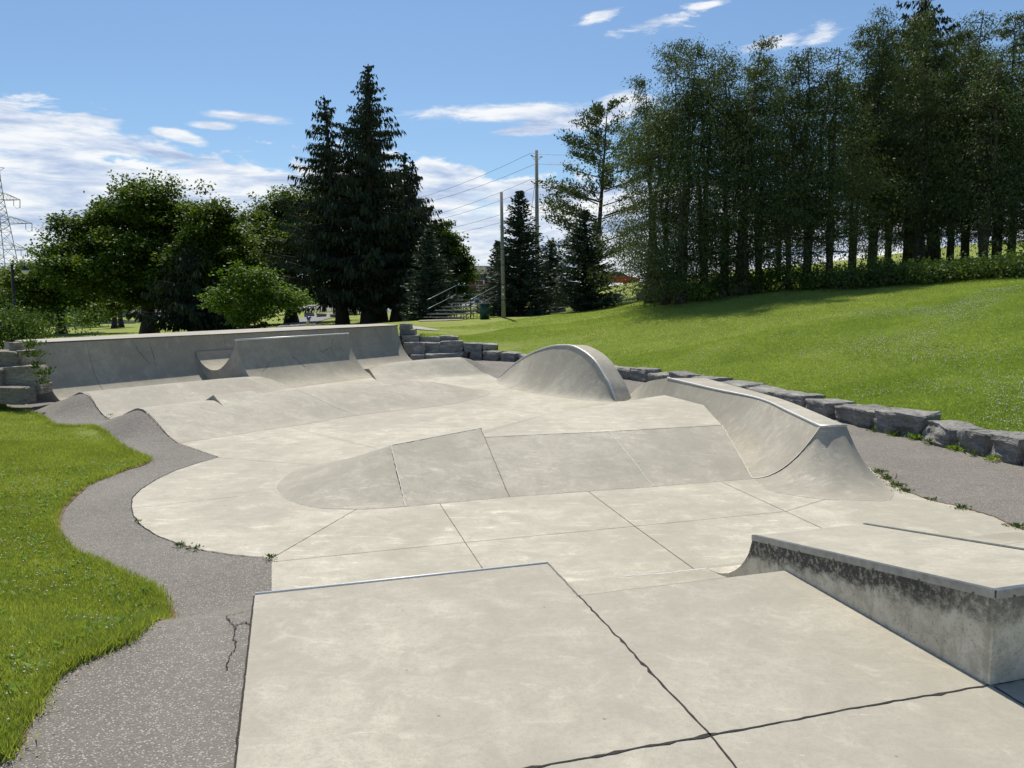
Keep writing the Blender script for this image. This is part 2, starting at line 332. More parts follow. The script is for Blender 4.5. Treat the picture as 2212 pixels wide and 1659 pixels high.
def stone_mat(nm, c0, c1_, c2_):
    m, t, b = new_mat(nm); p = objco(t); rd = t.node('ShaderNodeObjectInfo').outputs['Random']
    q = t.vmath('ADD', p, t.xyz(t.math('MULTIPLY', rd, 30), 0.0, 0.0))
    n = t.noise(t.vmath('MULTIPLY', q, (1, 1, 2.6)), 2.4, 8, .7, .5); f = t.noise(q, 22, 6, .75)
    vx = t.node('ShaderNodeTexVoronoi', feature='DISTANCE_TO_EDGE'); t.l.new(t.vmath('MULTIPLY', q, (1, 1, 2.2)), vx.inputs['Vector']); vx.inputs['Scale'].default_value = 3.0
    c = t.ramp(t.math('ADD', t.math('MULTIPLY', n, .6), t.math('MULTIPLY', f, .4)), [(0.33, c0), (0.47, c1_), (0.62, c2_)])
    c = t.mix(t.ramp(rd, [(0.0, 0.0), (1.0, 0.35)]), c, (0.115, 0.105, 0.092))
    t.l.new(c, b.inputs['Base Color']); b.inputs['Roughness'].default_value = .9
    bump(t, b, t.math('ADD', t.math('ADD', n, t.math('MULTIPLY', f, .5)), t.math('MULTIPLY', t.smooth(vx.outputs['Distance'], 0, .04), .25)), 0.9, .06); return m
STONE = stone_mat('limestone', (.105, .10, .09), (.27, .26, .235), (.50, .48, .43)); STONE_TAN = stone_mat('tan_limestone', (.13, .115, .09), (.30, .265, .205), (.44, .40, .32))

# ---------------- the skatepark frame ----------------
WD = np.array([cos(radians(56.6)), sin(radians(56.6))]); WN = np.array([WD[1], -WD[0]])       # along the long wall / out of the wall
TL = P(83, 741, 1.5); TR = P(858, 703, 1.5)
def wp(s, n, z): q = TL[:2] + WD*s + WN*n; return np.array([q[0], q[1], z])
def sn(p): q = np.array(p[:2])-TL[:2]; return float(q@WD), float(q@WN)
LWALL = sn(TR)[0]
DA = radians(15.8); DU = np.array([cos(DA), sin(DA)]); DW = np.array([-sin(DA), cos(DA)])     # axes of the near platform
def dw(x, y): return -np.asarray(x)*sin(DA)+np.asarray(y)*cos(DA)
# left boundary of the concrete, over the two humps
LB0 = P(384, 958, 0); LB1 = P(130.7, 869, 0); lbd = (LB1-LB0)[:2]; LBL = np.linalg.norm(lbd); lbd /= LBL; lbn = np.array([-lbd[1], lbd[0]])
lbpx = [(384, 958), (361, 940), (342, 916), (322, 894), (310, 886), (303, 883), (292, 884), (274, 892), (255, 901), (237, 907), (219, 894), (206, 874), (196, 856), (187, 849.5), (176, 848), (161, 853), (146, 861), (130.7, 869)]
LBT = []; LBZ = []
for q in lbpx:
    p = PL(*q, LB0, lbn); LBT.append(float((p-LB0)[:2]@lbd)); LBZ.append(max(0.0, p[2]))
LBZ[0] = LBZ[-1] = 0.0
LBT = np.maximum.accumulate(np.array(LBT)); LBZ = np.array(LBZ)
def lbz(t): return np.interp(t, LBT, LBZ)
def lbp(t): q = LB0[:2]+lbd*t; return np.array([q[0], q[1], float(lbz(t))])

arc_px = [(587, 1281), (587, 1208), (572, 1205.6), (508, 1200), (440, 1190), (389, 1177), (339, 1158), (305, 1136), (288, 1114), (284, 1097), (285, 1077), (303, 1058), (338.5, 1035.5), (380, 1016), (429, 1000), (472, 988)]
ARC = [P(*q)[:2] for q in arc_px]
AR0 = P(1076, 819); AR1 = P(1331.6, 867); ae = (AR1-AR0)[:2]; AL = np.linalg.norm(ae); ae /= AL; an = np.array([ae[1], -ae[0]])   # an: towards the viewer side
if an@np.array([-1, -.5]) < 0: an = -an
R1F = P(1053, 808); R1R = PL(993, 772, R1F, WD)
right_px = [(1887, 1014.5), (1916, 1035), (1956, 1061), (2005, 1079), (2086, 1097.5), (2146, 1116), (2212, 1145)]
RB = [P(*q)[:2] for q in right_px]
deckL = P(551, 1285, .41)[:2]
floor_poly = [ARC[0]-DW*1.3] + ARC + [lbp(t)[:2] for t in np.linspace(0, LBL, 40)] + [wp(0, -.1, 0)[:2], wp(LWALL, -.1, 0)[:2], wp(LWALL+.05, .9, 0)[:2], wp(sn(R1R)[0]-.02, 2.6, 0)[:2]]
r1s = np.linspace(0, 1, 8)
floor_poly += [wp(sn(R1F)[0], n, 0)[:2] for n in (3.3, 4.2, 5.0, 5.6)] + [R1F[:2], AR0[:2], (AR0[:2]-an*.42), (AR1[:2]-an*.42), np.array([3.6, 20.5]), np.array([4.05, 18.6]), np.array([4.75, 17.2]), np.array([5.15, 14.0]), np.array([5.30, 12.2])]
floor_poly += RB + [np.array([5.7, 6.5]), np.array([5.9, 4.5]), np.array([5.9, 4.0]), np.array([2.4, 3.0]), np.array([-1.2, 3.2])]
floor_poly = [np.array(p, float) for p in floor_poly]

def zasph(x, y):
    x = np.asarray(x, float); y = np.asarray(y, float)
    t = (x-LB0[0])*lbd[0]+(y-LB0[1])*lbd[1]; s = (x-LB0[0])*lbn[0]+(y-LB0[1])*lbn[1]
    s = np.abs(s); tt = t + s*0.25
    z = lbz(np.clip(tt, 0, LBL))*(1-sstep(s, -.15, 0.95))*(1-sstep(t, LBL-.1, LBL+.8))*sstep(t, -.8, .15)
    wv = dw(x, y); near = 0.40*(1-sstep(wv, 5.2, 6.95))*np.where(x < 3.0, 1, 0)
    hol = -0.10*np.exp(-(((x+2.95)/.55)**2+((y-6.0)/.5)**2))
    # fill beside the far right hump
    s1, n1_ = (x-TL[0])*WD[0]+(y-TL[1])*WD[1], (x-TL[0])*WN[0]+(y-TL[1])*WN[1]
    sR = sn(R1F)[0]
    hump = 0.52*np.where(n1_ < 4.9, sstep(n1_, 2.6, 4.9), 1-sstep(n1_, 5.05, 6.2))*(1-sstep(s1, sR, sR+1.9))*sstep(s1, sR-1.2, sR-.2)
    zz = np.maximum(np.maximum(z, near+hol*1.0), hump)
    return zz
# terrain outside the park (thin plate in log-polar coordinates)
ctl = []
def C(u, v, Y): ctl.append(tuple(DP(u, v, Y)))
for q in [(1420, 665, 38), (1620, 652, 34), (1850, 641, 31), (2030, 629, 29), (2212, 617, 27), (2400, 603, 25.5), (1320, 617, 78), (1400, 640, 52), (1800, 570, 75), (2060, 532, 68), (2250, 518, 62), (1560, 588, 75), (1690, 578, 75), (2600, 560, 50),
          (1090, 686, 45), (1136, 705.6, 38), (1000, 692, 44), (930, 691, 46), (1250, 673, 47), (1180, 678, 50), (790, 699, 58), (850, 696, 58), (740, 703, 56), (663, 699, 60), (630, 699, 66), (540, 711, 56),
          (880, 676, 112), (880, 664, 150), (700, 672, 110), (620, 660, 150), (1015, 655, 150), (1015, 645, 230), (440, 716, 58), (322, 720, 62), (127, 717, 70), (200, 711, 84), (250, 705, 96), (40, 745, 44), (-150, 740, 60), (420, 690, 120), (1000, 722, 36.5), (1090, 736, 34), (350, 690, 140), (1150, 650, 120)]: C(*q)
ctl += [(8.6, 12.2, .36), (8.2, 13.4, .36), (7.7, 15, .34), (7.0, 18, .34), (6.0, 20.8, .34), (5.0, 23.5, .33), (4.2, 25.0, .33), (3.0, 27.6, .42), (1.2, 31.6, .38), (-.4, 33.2, .48), (-2.2, 33.6, .72), (-4.2, 33.9, 1.12), (-5.5, 34.8, 1.25),
        (-8.5, 31.5, .75), (-11, 29, .6), (-14.5, 25.5, .6), (-16, 22.6, 1.0), (-14.3, 20.9, 1.2), (-13.8, 18.2, .02), (-17, 17, .2), (-15.2, 19.9, 1.1), (-12.6, 17.3, .0), (-11.2, 16.2, .0), (-10, 15.0, .0), (-8.8, 13.8, .0), (-7.5, 12.4, .0), (-6.8, 10.8, .02), (-6.4, 9.2, .02), (-6, 7.8, .05), (-12, 14.5, .02), (-10, 12, .03), (-15, 15, .08), (-9, 10, .06), (-4.5, 6.5, .12), (-3.2, 5.6, .28), (-3, 4, .42), (-3, 2, .42),
        (-8, 4, .4), (-15, 8, .35), (-22, 12, .5), (0, -12, .5), (12, -10, .9), (-12, -10, .5), (12, 8, 1.1), (14, 2, 1.6), (26, 10, 3.6), (34, 0, 4), (-25, 25, .7), (-25, 45, .35),
        (-95, 160, .8), (-60, 165, .8), (-140, 130, 0), (-30, 400, 2), (-250, 400, 2), (150, 400, 9), (400, 300, 10), (-400, 200, 1), (-300, -100, 1), (300, -100, 6), (0, -300, 2), (0, 1500, 3), (900, 1200, 12), (-900, 1200, 3), (1500, 0, 9), (-1500, 0, 2), (0, -1500, 2)]
ctl = np.array(ctl, float)
def lp(x, y):
    x = np.asarray(x, float); y = np.asarray(y, float)+4.0; return np.stack([np.arctan2(x, y)*2.2, np.log(np.hypot(x, y)+.5)*1.6], -1)
def tpsk(r): return np.where(r > 1e-9, r*r*np.log(r+1e-12), 0.0)
_c = lp(ctl[:, 0], ctl[:, 1]); _n = len(ctl); _K = tpsk(np.linalg.norm(_c[:, None]-_c[None], axis=2))+np.eye(_n)*0.0015
_A = np.zeros((_n+3, _n+3)); _A[:_n, :_n] = _K; _A[:_n, _n] = 1; _A[:_n, _n+1:] = _c; _A[_n, :_n] = 1; _A[_n+1:, :_n] = _c.T
_w = np.linalg.solve(_A, np.concatenate([ctl[:, 2], [0, 0, 0]]))
def terr(x, y):
    q = lp(np.atleast_1d(x), np.atleast_1d(y)); out = np.empty(len(q))
    for i in range(0, len(q), 20000):
        k = tpsk(np.linalg.norm(q[i:i+20000, None]-_c[None], axis=2)); out[i:i+20000] = k@_w[:_n]+_w[_n]+q[i:i+20000]@_w[_n+1:]
    return out
POND = [DP(-260, 712, 92)[:2], DP(0, 712, 93)[:2], DP(110, 710, 94)[:2], DP(190, 706, 98)[:2], DP(300, 700, 108)[:2], DP(330, 695, 122)[:2], DP(250, 690, 138)[:2], DP(0, 690, 140)[:2], DP(-260, 690, 140)[:2]]
def tz(x, y):
    x = np.atleast_1d(np.asarray(x, float)); y = np.atleast_1d(np.asarray(y, float)); z = terr(x, y)
    ins = inpoly(x, y, POND); d = dist_poly(x, y, POND, True)
    z = np.where(ins, np.minimum(z, -0.62-sstep(d, 0, 4)*.9), np.where(d < 14, z*sstep(d, 0, 14)+(-0.25)*(1-sstep(d, 0, 14)), z))
    return z
def tz1(x, y): return float(tz(x, y)[0])

# outer edge of the paved area
left_edge = [(3, 1639, .40), (34, 1571, .40), (61, 1534, .40), (85, 1490, .40), (125, 1453, .40), (163, 1432, .40), (217, 1410, .39), (271, 1397, .36), (305, 1381.6, .30), (325, 1361, .22), (330, 1331, .16), (344, 1317, .14), (344, 1280, .09), (315, 1260, .05), (271, 1246, .03), (237, 1231, .02),
             (203, 1217, .01), (163, 1204, 0), (135, 1185, 0), (118.5, 1165, 0), (110, 1141, 0), (115, 1114, 0), (132, 1093.5, 0), (180.5, 1051.6, 0), (226, 1032, 0), (274, 1013, 0), (313, 1000, 0), (314, 992, 0), (284, 979, 0), (251.5, 961, 0), (219, 939, 0),
             (193, 926, 0), (145, 923, 0), (113, 919.5, 0), (90, 903, 0), (64.5, 892, 0), (32, 887, 0), (5, 880, 0)]
LEFT_E = [P(*q)[:2] for q in left_edge]
stone_line = [P(*q)[:2] for q in [(915, 777), (1039, 778), (1116, 781.7)]]+[np.array([2.0, 27.8])]+[P(*q)[:2] for q in [(1331.6, 816.5), (1397.6, 826)]]+[np.array([5.2, 20.8]), np.array([6.2, 17.8])]+[P(*q)[:2] for q in [(1879, 927.5), (2025, 964), (2207, 1006)]]+[np.array([8.1, 9.6]), np.array([8.6, 7.0]), np.array([9.0, 3.0]), np.array([9.0, -3.0])]
SL = [np.array(p) for p in stone_line]
def jit(pts, amp, seed=1):
    r = np.random.default_rng(seed); out = []
    n = len(pts)
    for i in range(n-1):
        a, b = pts[i], pts[i+1]; m = max(1, int(np.linalg.norm(b-a)/.16))
        for k in range(m): out.append(a+(b-a)*k/m+r.normal(0, amp, 2)*(1 if k else .3))
    out.append(pts[-1]); return out
LEFT_J = jit([q for q in catmull(LEFT_E, 4)], 0.012)
SLout = []
for i, p in enumerate(SL):
    a = SL[max(0, i-1)]; b = SL[min(len(SL)-1, i+1)]; t = (b-a)/np.linalg.norm(b-a); nn = np.array([-t[1], t[0]])
    if nn@np.array([1, .5]) < 0: nn = -nn
    SLout.append(p+nn*.30)
park_poly = [np.array([-3.2, -3.0]), np.array([-2.6, 1.0])] + LEFT_J + [P(14, 868, 0)[:2]+np.array([-.8, .35]), wp(-.5, -.55, 0)[:2], wp(0, -.9, 0)[:2], wp(LWALL*.5, -.9, 0)[:2], wp(LWALL, -.9, 0)[:2]] + SLout
def dens(poly, step):
    out = []
    for i in range(len(poly)):
        a, b = poly[i], poly[(i+1) % len(poly)]; m = max(1, int(np.linalg.norm(b-a)/step))
        out += [a+(b-a)*k/m for k in range(m)]
    return out
def cdt(polys, pts, keep):
    V = []; E = []
    for poly in polys:
        b = len(V); V += [Vector((float(p[0]), float(p[1]))) for p in poly]; E += [(b+i, b+(i+1) % len(poly)) for i in range(len(poly))]
    V += [Vector((float(x), float(y))) for x, y in pts]
    v, e, f, *_ = delaunay_2d_cdt(V, E, [], 0, 1e-5)
    v = np.array([(q.x, q.y) for q in v]); f = np.array([t for t in f if len(t) == 3]); c = v[f].mean(1)
    f = f[keep(c[:, 0], c[:, 1])]; a = v[f]; cr = (a[:, 1, 0]-a[:, 0, 0])*(a[:, 2, 1]-a[:, 0, 1])-(a[:, 1, 1]-a[:, 0, 1])*(a[:, 2, 0]-a[:, 0, 0])
    f[cr < 0] = f[cr < 0][:, ::-1]; return v, f
# ---- grass ground
pd = dens(park_poly, .35)
rr = np.exp(np.linspace(np.log(3.0), np.log(2500), 120)); pts = []
for i, r in enumerate(rr):
    na = 150
    for k in range(na):
        a = -1.0+2.0*(k+.5*(i % 2))/na; pts.append((r*sin(a), r*cos(a)))
    for k in range(28):
        a = 1.0+(2*pi-2.0)*(k+.5)/28; pts.append((r*sin(a), r*cos(a)))
pts = np.array(pts); pts = pts[~inpoly(pts[:, 0], pts[:, 1], park_poly)]; dd = dist_poly(pts[:, 0], pts[:, 1], park_poly, True); pts = pts[dd > .12]
v, f = cdt([pd], pts, lambda x, y: ~inpoly(x, y, park_poly))
dd = dist_poly(v[:, 0], v[:, 1], park_poly, True); zt_ = tz(v[:, 0], v[:, 1]); za = zasph(v[:, 0], v[:, 1])
dl = dist_poly(v[:, 0], v[:, 1], LEFT_J); leftish = dl < dist_poly(v[:, 0], v[:, 1], SLout)
kk = np.where(leftish, sstep(dd, 0, 1.6), 1.0)*np.where(v[:, 1] < 17.5, 1, 1.0)
zz = np.where(leftish & (v[:, 1] < 18.6), za+0.015+(zt_-za)*kk, zt_)
ground = mesh_np('ground', np.column_stack([v, zz]), f, GRASSG, None, True); tag(ground, kind='structure')
bz = np.interp(0, [0], [0])
_b = np.array(pd); _zb = np.where(dist_poly(_b[:, 0], _b[:, 1], LEFT_J) < dist_poly(_b[:, 0], _b[:, 1], SLout), np.where(_b[:, 1] < 18.6, zasph(_b[:, 0], _b[:, 1])+.015, tz(_b[:, 0], _b[:, 1])), tz(_b[:, 0], _b[:, 1])); nb_ = len(_b)
bankm = mesh_np('soil_edge', np.vstack([np.column_stack([_b, _zb]), np.column_stack([_b, np.full(nb_, -.25)])]), [(i, (i+1) % nb_, nb_+(i+1) % nb_, nb_+i) for i in range(nb_)], RUSTY, ground)

def gz(x, y):     # ground height incl. left blend
    x = np.atleast_1d(x); y = np.atleast_1d(y); d = dist_poly(x, y, LEFT_J); dS = dist_poly(x, y, SLout); zt = tz(x, y); za = zasph(x, y)
    return np.where((d < dS) & (y < 18.6), za+.015+(zt-za)*sstep(d, 0, 1.6), zt)
# ---- asphalt
gx, gy = np.meshgrid(np.arange(-14, 10, .22), np.arange(-3, 35, .22)); pts = np.column_stack([gx.ravel(), gy.ravel()])
fd = dens(floor_poly, .12)
pts = pts[inpoly(pts[:, 0], pts[:, 1], park_poly) & ~inpoly(pts[:, 0], pts[:, 1], floor_poly)]
pts = pts[(dist_poly(pts[:, 0], pts[:, 1], floor_poly, True) > .07) & (dist_poly(pts[:, 0], pts[:, 1], park_poly, True) > .07)]
v, f = cdt([pd, fd], pts, lambda x, y: inpoly(x, y, park_poly) & ~inpoly(x, y, floor_poly))
z = zasph(v[:, 0], v[:, 1])+.003*np.sin(v[:, 0]*3)*np.cos(v[:, 1]*2.3)
asph = mesh_np('asphalt_path', np.column_stack([v, z]), f, ASPH, None, True); tag(asph, kind='structure')
# ---- concrete floor
v, f = cdt([fd], [], lambda x, y: inpoly(x, y, floor_poly))
floor = mesh_np('skatepark_floor', np.column_stack([v, np.zeros(len(v))]), f, CONC); tag(floor, kind='structure')

# ---------------- joints ----------------
def strip(pts3, wdt, name, mat, parent, jag=0.0, seed=0, lift=0.004, blobs=False):
    r = np.random.default_rng(seed); pts3 = [np.array(p, float) for p in pts3]; q = []
    for a, b in zip(pts3[:-1], pts3[1:]):
        m = max(1, int(np.linalg.norm(b-a)/(.045 if jag else .4))); q += [a+(b-a)*k/m for k in range(m)]
    q.append(pts3[-1]); q = np.array(q); V = []
    for i, p in enumerate(q):
        t = q[min(i+1, len(q)-1)]-q[max(i-1, 0)]; t /= np.linalg.norm(t)+1e-9; s = np.cross(t, (0, 0, 1)); s /= np.linalg.norm(s)+1e-9
        c = p+np.array([0, 0, lift])+s*r.normal(0, jag); wl, wr = wdt/2+abs(r.normal(0, jag*.8)), wdt/2+abs(r.normal(0, jag*.8))
        if blobs and r.random() < .06: wl += .010*r.random(); wr += .012*r.random()
        V += [c-s*wl, c+s*wr]
    n = len(q); return mesh_np(name, V, [(2*i, 2*i+1, 2*i+3, 2*i+2) for i in range(n-1)], mat, parent)
fj = [[(588, 1214), (1000, 1172.5), (1371, 1137), (1697, 1105), (1782, 1078.7)], [(771, 1099.5), (590, 1204.6)], [(949.5, 1088), (1044, 1231)], [(1271, 1062), (1371, 1137), (1500, 1230)], [(1559.5, 1042), (1697, 1105), (1766, 1137), (1850, 1178)],
      [(474, 989), (683, 1005)], [(630, 924), (814, 969)], [(832, 893.5), (1017, 926.5)], [(286, 1098), (600, 1063)], [(997, 867.7), (1195, 898)], [(949.4, 911), (1235, 861)]]
for i, q in enumerate(fj): strip([P(*p, 0) for p in q], .004 if i > 4 else .0045, 'joint', JOINT_THIN if i > 4 or i == 0 else CRACK, floor, .0012, i)
strip([P(*q, 0) for q in [(1349, 1245), (1440, 1238), (1527, 1228)]], .02, 'foot_seam', SEAM, floor, .004, 3)

# ---------------- near platform (deck) ----------------
dk = [P(551, 1285, .41), P(1185, 1217, .41), P(1250, 1287, .41), P(1697, 1232, .41)]
cA = dk[0][:2]; eL = P(510, 1659, .41)[:2]; ldir = (eL-cA)/np.linalg.norm(eL-cA); back = cA+ldir*9.2
cornR = dk[3][:2]; farR = cornR+DU*3.8
deck_poly = [cA, dk[1][:2], dk[2][:2], cornR, farR, farR-DW*9.5, back]
t = thing('viewing_platform', 'low slab of broomed concrete at the near edge, crossed by two dark open cracks', 'concrete platform', (*cornR, 0)); B0 = Matrix.Translation(Vector((-cornR[0], -cornR[1], 0)))
def under(o, root):
    """parent a world-space mesh under a placed Empty without moving it"""
    o.parent = root; o.matrix_parent_inverse = (Matrix.Translation(root.location) @ Matrix.Rotation(root.rotation_euler[2], 4, 'Z')).inverted(); return o
mb = MB(); mb.prism(deck_poly, -.05, .41); under(mb.build('slab', CONC_DECK), t)
# transition falling to the floor
def qprof(h, run, n=9, p=2.0): return [(run*i/n, h*(1-i/n)**p) for i in range(n+1)]
nrow = 10; V = []
for (a, zt0) in ((cA, .41), (dk[1][:2], .41)):
    off = 1.34-(dw(*a)-dw(*cornR))
    for x, zq in qprof(.395, max(.6, off), nrow-1, 2.1): V.append((*(a+DW*(x+.012)), zq+.002))
o = mesh_np('coping_transition', V, grid_faces(2, nrow), CONC_RAMP, None, True); under(o, t)
V = []
for a in (dk[2][:2]-DU*.02, cornR, farR):
    for x, zq in qprof(.41, 1.28, nrow-1, 2.0): V.append((*(a+DW*x), zq+.001))
o = mesh_np('bank', V, grid_faces(3, nrow), CONC_RAMP, None, True); under(o, t)
mb = MB(); mb.add([(*dk[1][:2], .40), (*dk[2][:2], .40), (*(dk[2][:2]+DW*1.1), -.02), (*(dk[1][:2]+DW*.5), -.02)], [(0, 1, 2, 3)]); under(mb.build('cheek', CONC_EDGE), t)
mb = MB(); mb.tube([(*(cA+DW*.01), .413), (*(dk[1][:2]+DW*.01), .413)], .011, 10); under(mb.build('coping', simple('worn_bright_coping', (.72, .72, .70), .55, .25, .1, 30), None, True), t)
for k, (q, wd, jg) in enumerate([([(1250, 1287), (1535, 1589), (1592, 1662), (1720, 1800)], .006, .0028), ([(900, 1700), (1150, 1659), (1535, 1589), (1900, 1521), (2135, 1481)], .007, .0028), ([(2135, 1481), (2230, 1465)], .008, .002)]):
    under(strip([P(*p, .41) for p in q], wd, 'joint', JOINT, None, jg, 20+k, .004, True), t)
under(strip([P(*p, .41) for p in [(1185, 1218), (1250, 1288)]], .012, 'edge_seam', JOINT_THIN, None, .002, 6, .003), t)
for s_, e_ in (((2146, 1484), (2225, 1531)),): under(strip([P(*s_, .41), P(*e_, .41)], .008, 'joint', JOINT, None, .002, 8), t)

# ---------------- grinding ledge ----------------
ln_ = (P(2135, 1480, .41)-P(1697, 1232, .41))[:2]; ln_ /= np.linalg.norm(ln_); lo = P(2138, 1481, .41)[:2]      # ln_: from far to near along the side
nside = np.array([ln_[1], -ln_[0]])
lf = PL(1625, 1158, (*lo, 0), nside); lnr = PL(2145, 1277, (*lo, 0), nside)
wr = PL(1870, 1130, lf, DW)                                   # far right top corner
wid = float(np.linalg.norm((wr-lf)[:2])); du = (wr-lf)[:2]/wid
t = thing('grinding_ledge', 'sloping concrete ledge with steel-capped edges and a black mildew band on its side', 'ledge', (*lo, .41))
zN, zF = float(lnr[2]), float(lf[2]); Lled = float(np.linalg.norm(lo-lf[:2]))
prof = [(lo, zN)]+[(lf[:2], zF)]
toe = [(.0, zF-.04), (.05, .37), (.10, .30), (.17, .22), (.26, .15), (.36, .09), (.48, .045), (.60, .015), (.76, .001)]
poly2 = [(lo, 0.0), (lo, zN), (lf[:2], zF)]+[(lf[:2]-ln_*a, zq) for a, zq in toe]+[(lf[:2]-ln_*.76, -.03)]
V = [(p[0], p[1], zq) for p, zq in poly2]+[(p[0]+du[0]*wid, p[1]+du[1]*wid, zq) for p, zq in poly2]; n = len(poly2)
mb = MB(); mb.add(V, [tuple(range(n)), tuple(range(n, 2*n))[::-1]]+[(i, (i+1) % n, n+(i+1) % n, n+i) for i in range(n)]); body = under(mb.build('body', LEDGE), t)
mb = MB(); a = lo; b = lf[:2]; e = .004
mb.add([(*(a+nside*0), zN+e), (*b, zF+e), (*(b+du*wid), zF+e), (*(a+du*wid), zN+e), (*a, zN+e-.002), (*b, zF+e-.002), (*(b+du*wid), zF+e-.002), (*(a+du*wid), zN+e-.002)], [(0, 1, 2, 3), (7, 6, 5, 4), (0, 4, 5, 1), (1, 5, 6, 2), (2, 6, 7, 3), (3, 7, 4, 0)])
under(mb.build('top', CONC_DECK), t)
def angle_iron(p0, p1, inw, name='edge_steel', wt=.03, hd=.042):
    p0 = np.array(p0, float); p1 = np.array(p1, float); inw = np.array([inw[0], inw[1], 0.0]); up = np.array([0, 0, 1.0]); th = .006; m_ = MB()
    sec = [(-th, th), (wt, th), (wt, 0.001), (0.0, .001), (-.0, -hd), (-th, -hd)]
    V = [p0+inw*x+up*y for x, y in sec]+[p1+inw*x+up*y for x, y in sec]; n = len(sec)
    m_.add(V, [tuple(range(n)), tuple(range(n, 2*n))[::-1]]+[(i, (i+1) % n, n+(i+1) % n, n+i) for i in range(n)]); return m_.build(name, GALV, None, False, .0)
e3 = .006
inn = du - ln_*(du@ln_); inn /= np.linalg.norm(inn)
under(angle_iron((*lo, zN+e3), (*lf[:2], zF+e3), inn), t)
under(angle_iron((*(lo+ln_*.006), zN+e3+.001), (*(lo+ln_*.006+du*wid), zN+e3+.001), -ln_), t)
under(angle_iron((*(lo+du*wid), zN+e3), (*(lf[:2]+du*wid), zF+e3), -inn), t)
mb = MB()
for k in range(6):
    q = lo+(lf[:2]-lo)*(k+.35)/6; zq = zN+(zF-zN)*(k+.35)/6-.03
    mb = MB(); mb.tube([(*(q-inn*.0068), zq), (*(q-inn*.0095), zq)], .006, 8); under(mb.build('bolt', RUSTY), t)
for k in range(3):
    q = lo+ln_*.0128+du*(.12+.4*k); mb = MB(); mb.tube([(*q, zN-.03), (*(q+ln_*.003), zN-.03)], .007, 8); under(mb.build('bolt', RUSTY), t)

# ---------------- long quarter pipe wall ----------------
wprof = catmull([(-.0, 1.5), (.035, 1.28), (.11, 1.0), (.23, .69), (.40, .43), (.62, .21), (.86, .06), (1.15, .004)], 4)
sA = sn(PL(422, 725, P(422, 725, 1.5), WD))[0]; sF = sn(PL(746, 721, P(746, 721, 1.4), WD))[0]
tw = thing('quarter_pipe_wall', 'long tall grey quarter pipe across the back, shaded face with cracks and a wide flat top', 'quarter pipe', wp(0, 0, 0))
bwid = 1.9
def sweep(prof_, s0, s1, m=24):
    V = []
    for s_ in np.linspace(s0, s1, m):
        for n_, z_ in prof_: V.append(wp(s_, n_, z_))
    return np.array(V), grid_faces(m, len(prof_))[:, ::-1]
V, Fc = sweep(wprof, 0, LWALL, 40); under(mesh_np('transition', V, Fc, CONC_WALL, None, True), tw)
mb = MB()
for s_ in (0.0, LWALL):   # end walls
    pr = [(-bwid if s_ == 0 else -1.6, -.1), (-bwid if s_ == 0 else -1.6, 1.495)]+[(n_, z_-.003) for n_, z_ in wprof]+[(1.15, -.1)]
    q = [wp(s_+(.004 if s_ == 0 else -.004), n_, z_) for n_, z_ in pr]; mb.add(q, [tuple(range(len(q)))])
bq = [wp(.3, -1.9, 0), wp(6, -2.45, 0), wp(12, -2.75, 0), wp(15.0, -1.8, 0), wp(LWALL, -.02, 0)]
mb.add([(p[0], p[1], -.3) for p in bq]+[(p[0], p[1], 1.48) for p in bq], [(i, i+1, 6+i, 5+i) for i in range(4)])
under(mb.build('end_wall', CONC_EDGE), tw)
mb = MB(); mb.prism([wp(-.02, .015, 0), wp(LWALL+.01, .015, 0), wp(15.0, -1.85, 0), wp(12, -2.8, 0), wp(6, -2.5, 0), wp(.3, -1.95, 0)], 1.47, 1.515)
under(mb.build('platform', CONC_DECK), tw)
mb = MB(); mb.tube([wp(-.02, .022, 1.500), wp(LWALL+.01, .022, 1.500)], .020, 8); under(mb.build('coping', simple('coping_dark', (.14, .14, .145), .5, .6), None, True), tw)
def on_wall(s_, frac):
    i = frac*(len(wprof)-1); a = int(min(i, len(wprof)-2)); q = wprof[a]+(wprof[a+1]-wprof[a])*(i-a); return wp(s_, q[0]+.004, q[1]+.002)
def crackline(pts_, w_, mat, seed, fn, name='crack'):
    r = np.random.default_rng(seed); q = []
    for (a, b), (c_, d_) in zip(pts_[:-1], pts_[1:]):
        for k in range(8): u = k/8; q.append(fn(a+(c_-a)*u+r.normal(0, .012), b+(d_-b)*u))
    q.append(fn(*pts_[-1])); q = np.array(q); V = []
    for i, p in enumerate(q):
        tt = q[min(i+1, len(q)-1)]-q[max(i-1, 0)]; tt /= np.linalg.norm(tt)+1e-9; s2 = np.cross(tt, (WN[0], WN[1], .3)); s2 /= np.linalg.norm(s2); w2 = w_*r.uniform(.4, 1.2)
        V += [p-s2*w2, p+s2*w2]
    return mesh_np(name, V, [(2*i, 2*i+1, 2*i+3, 2*i+2) for i in range(len(q)-1)], mat)
for k, pl in enumerate([[(2.55, .05), (2.65, .2), (2.95, .42)], [(3.05, .08), (3.1, .3), (3.08, .45)], [(LWALL-1.3, .05), (LWALL-1.15, .25), (LWALL-1.2, .4)], [(LWALL-3.1, .1), (LWALL-3.0, .3)]]): under(crackline(pl, .007, CRACK, k, on_wall), tw)
for s_ in (1.25, 5.6, 8.2, 10.9): under(crackline([(s_, .01), (s_, .5), (s_, .97)], .006, JOINT_THIN, 9, lambda a, b, s_=s_: on_wall(s_, b), 'joint'), tw)

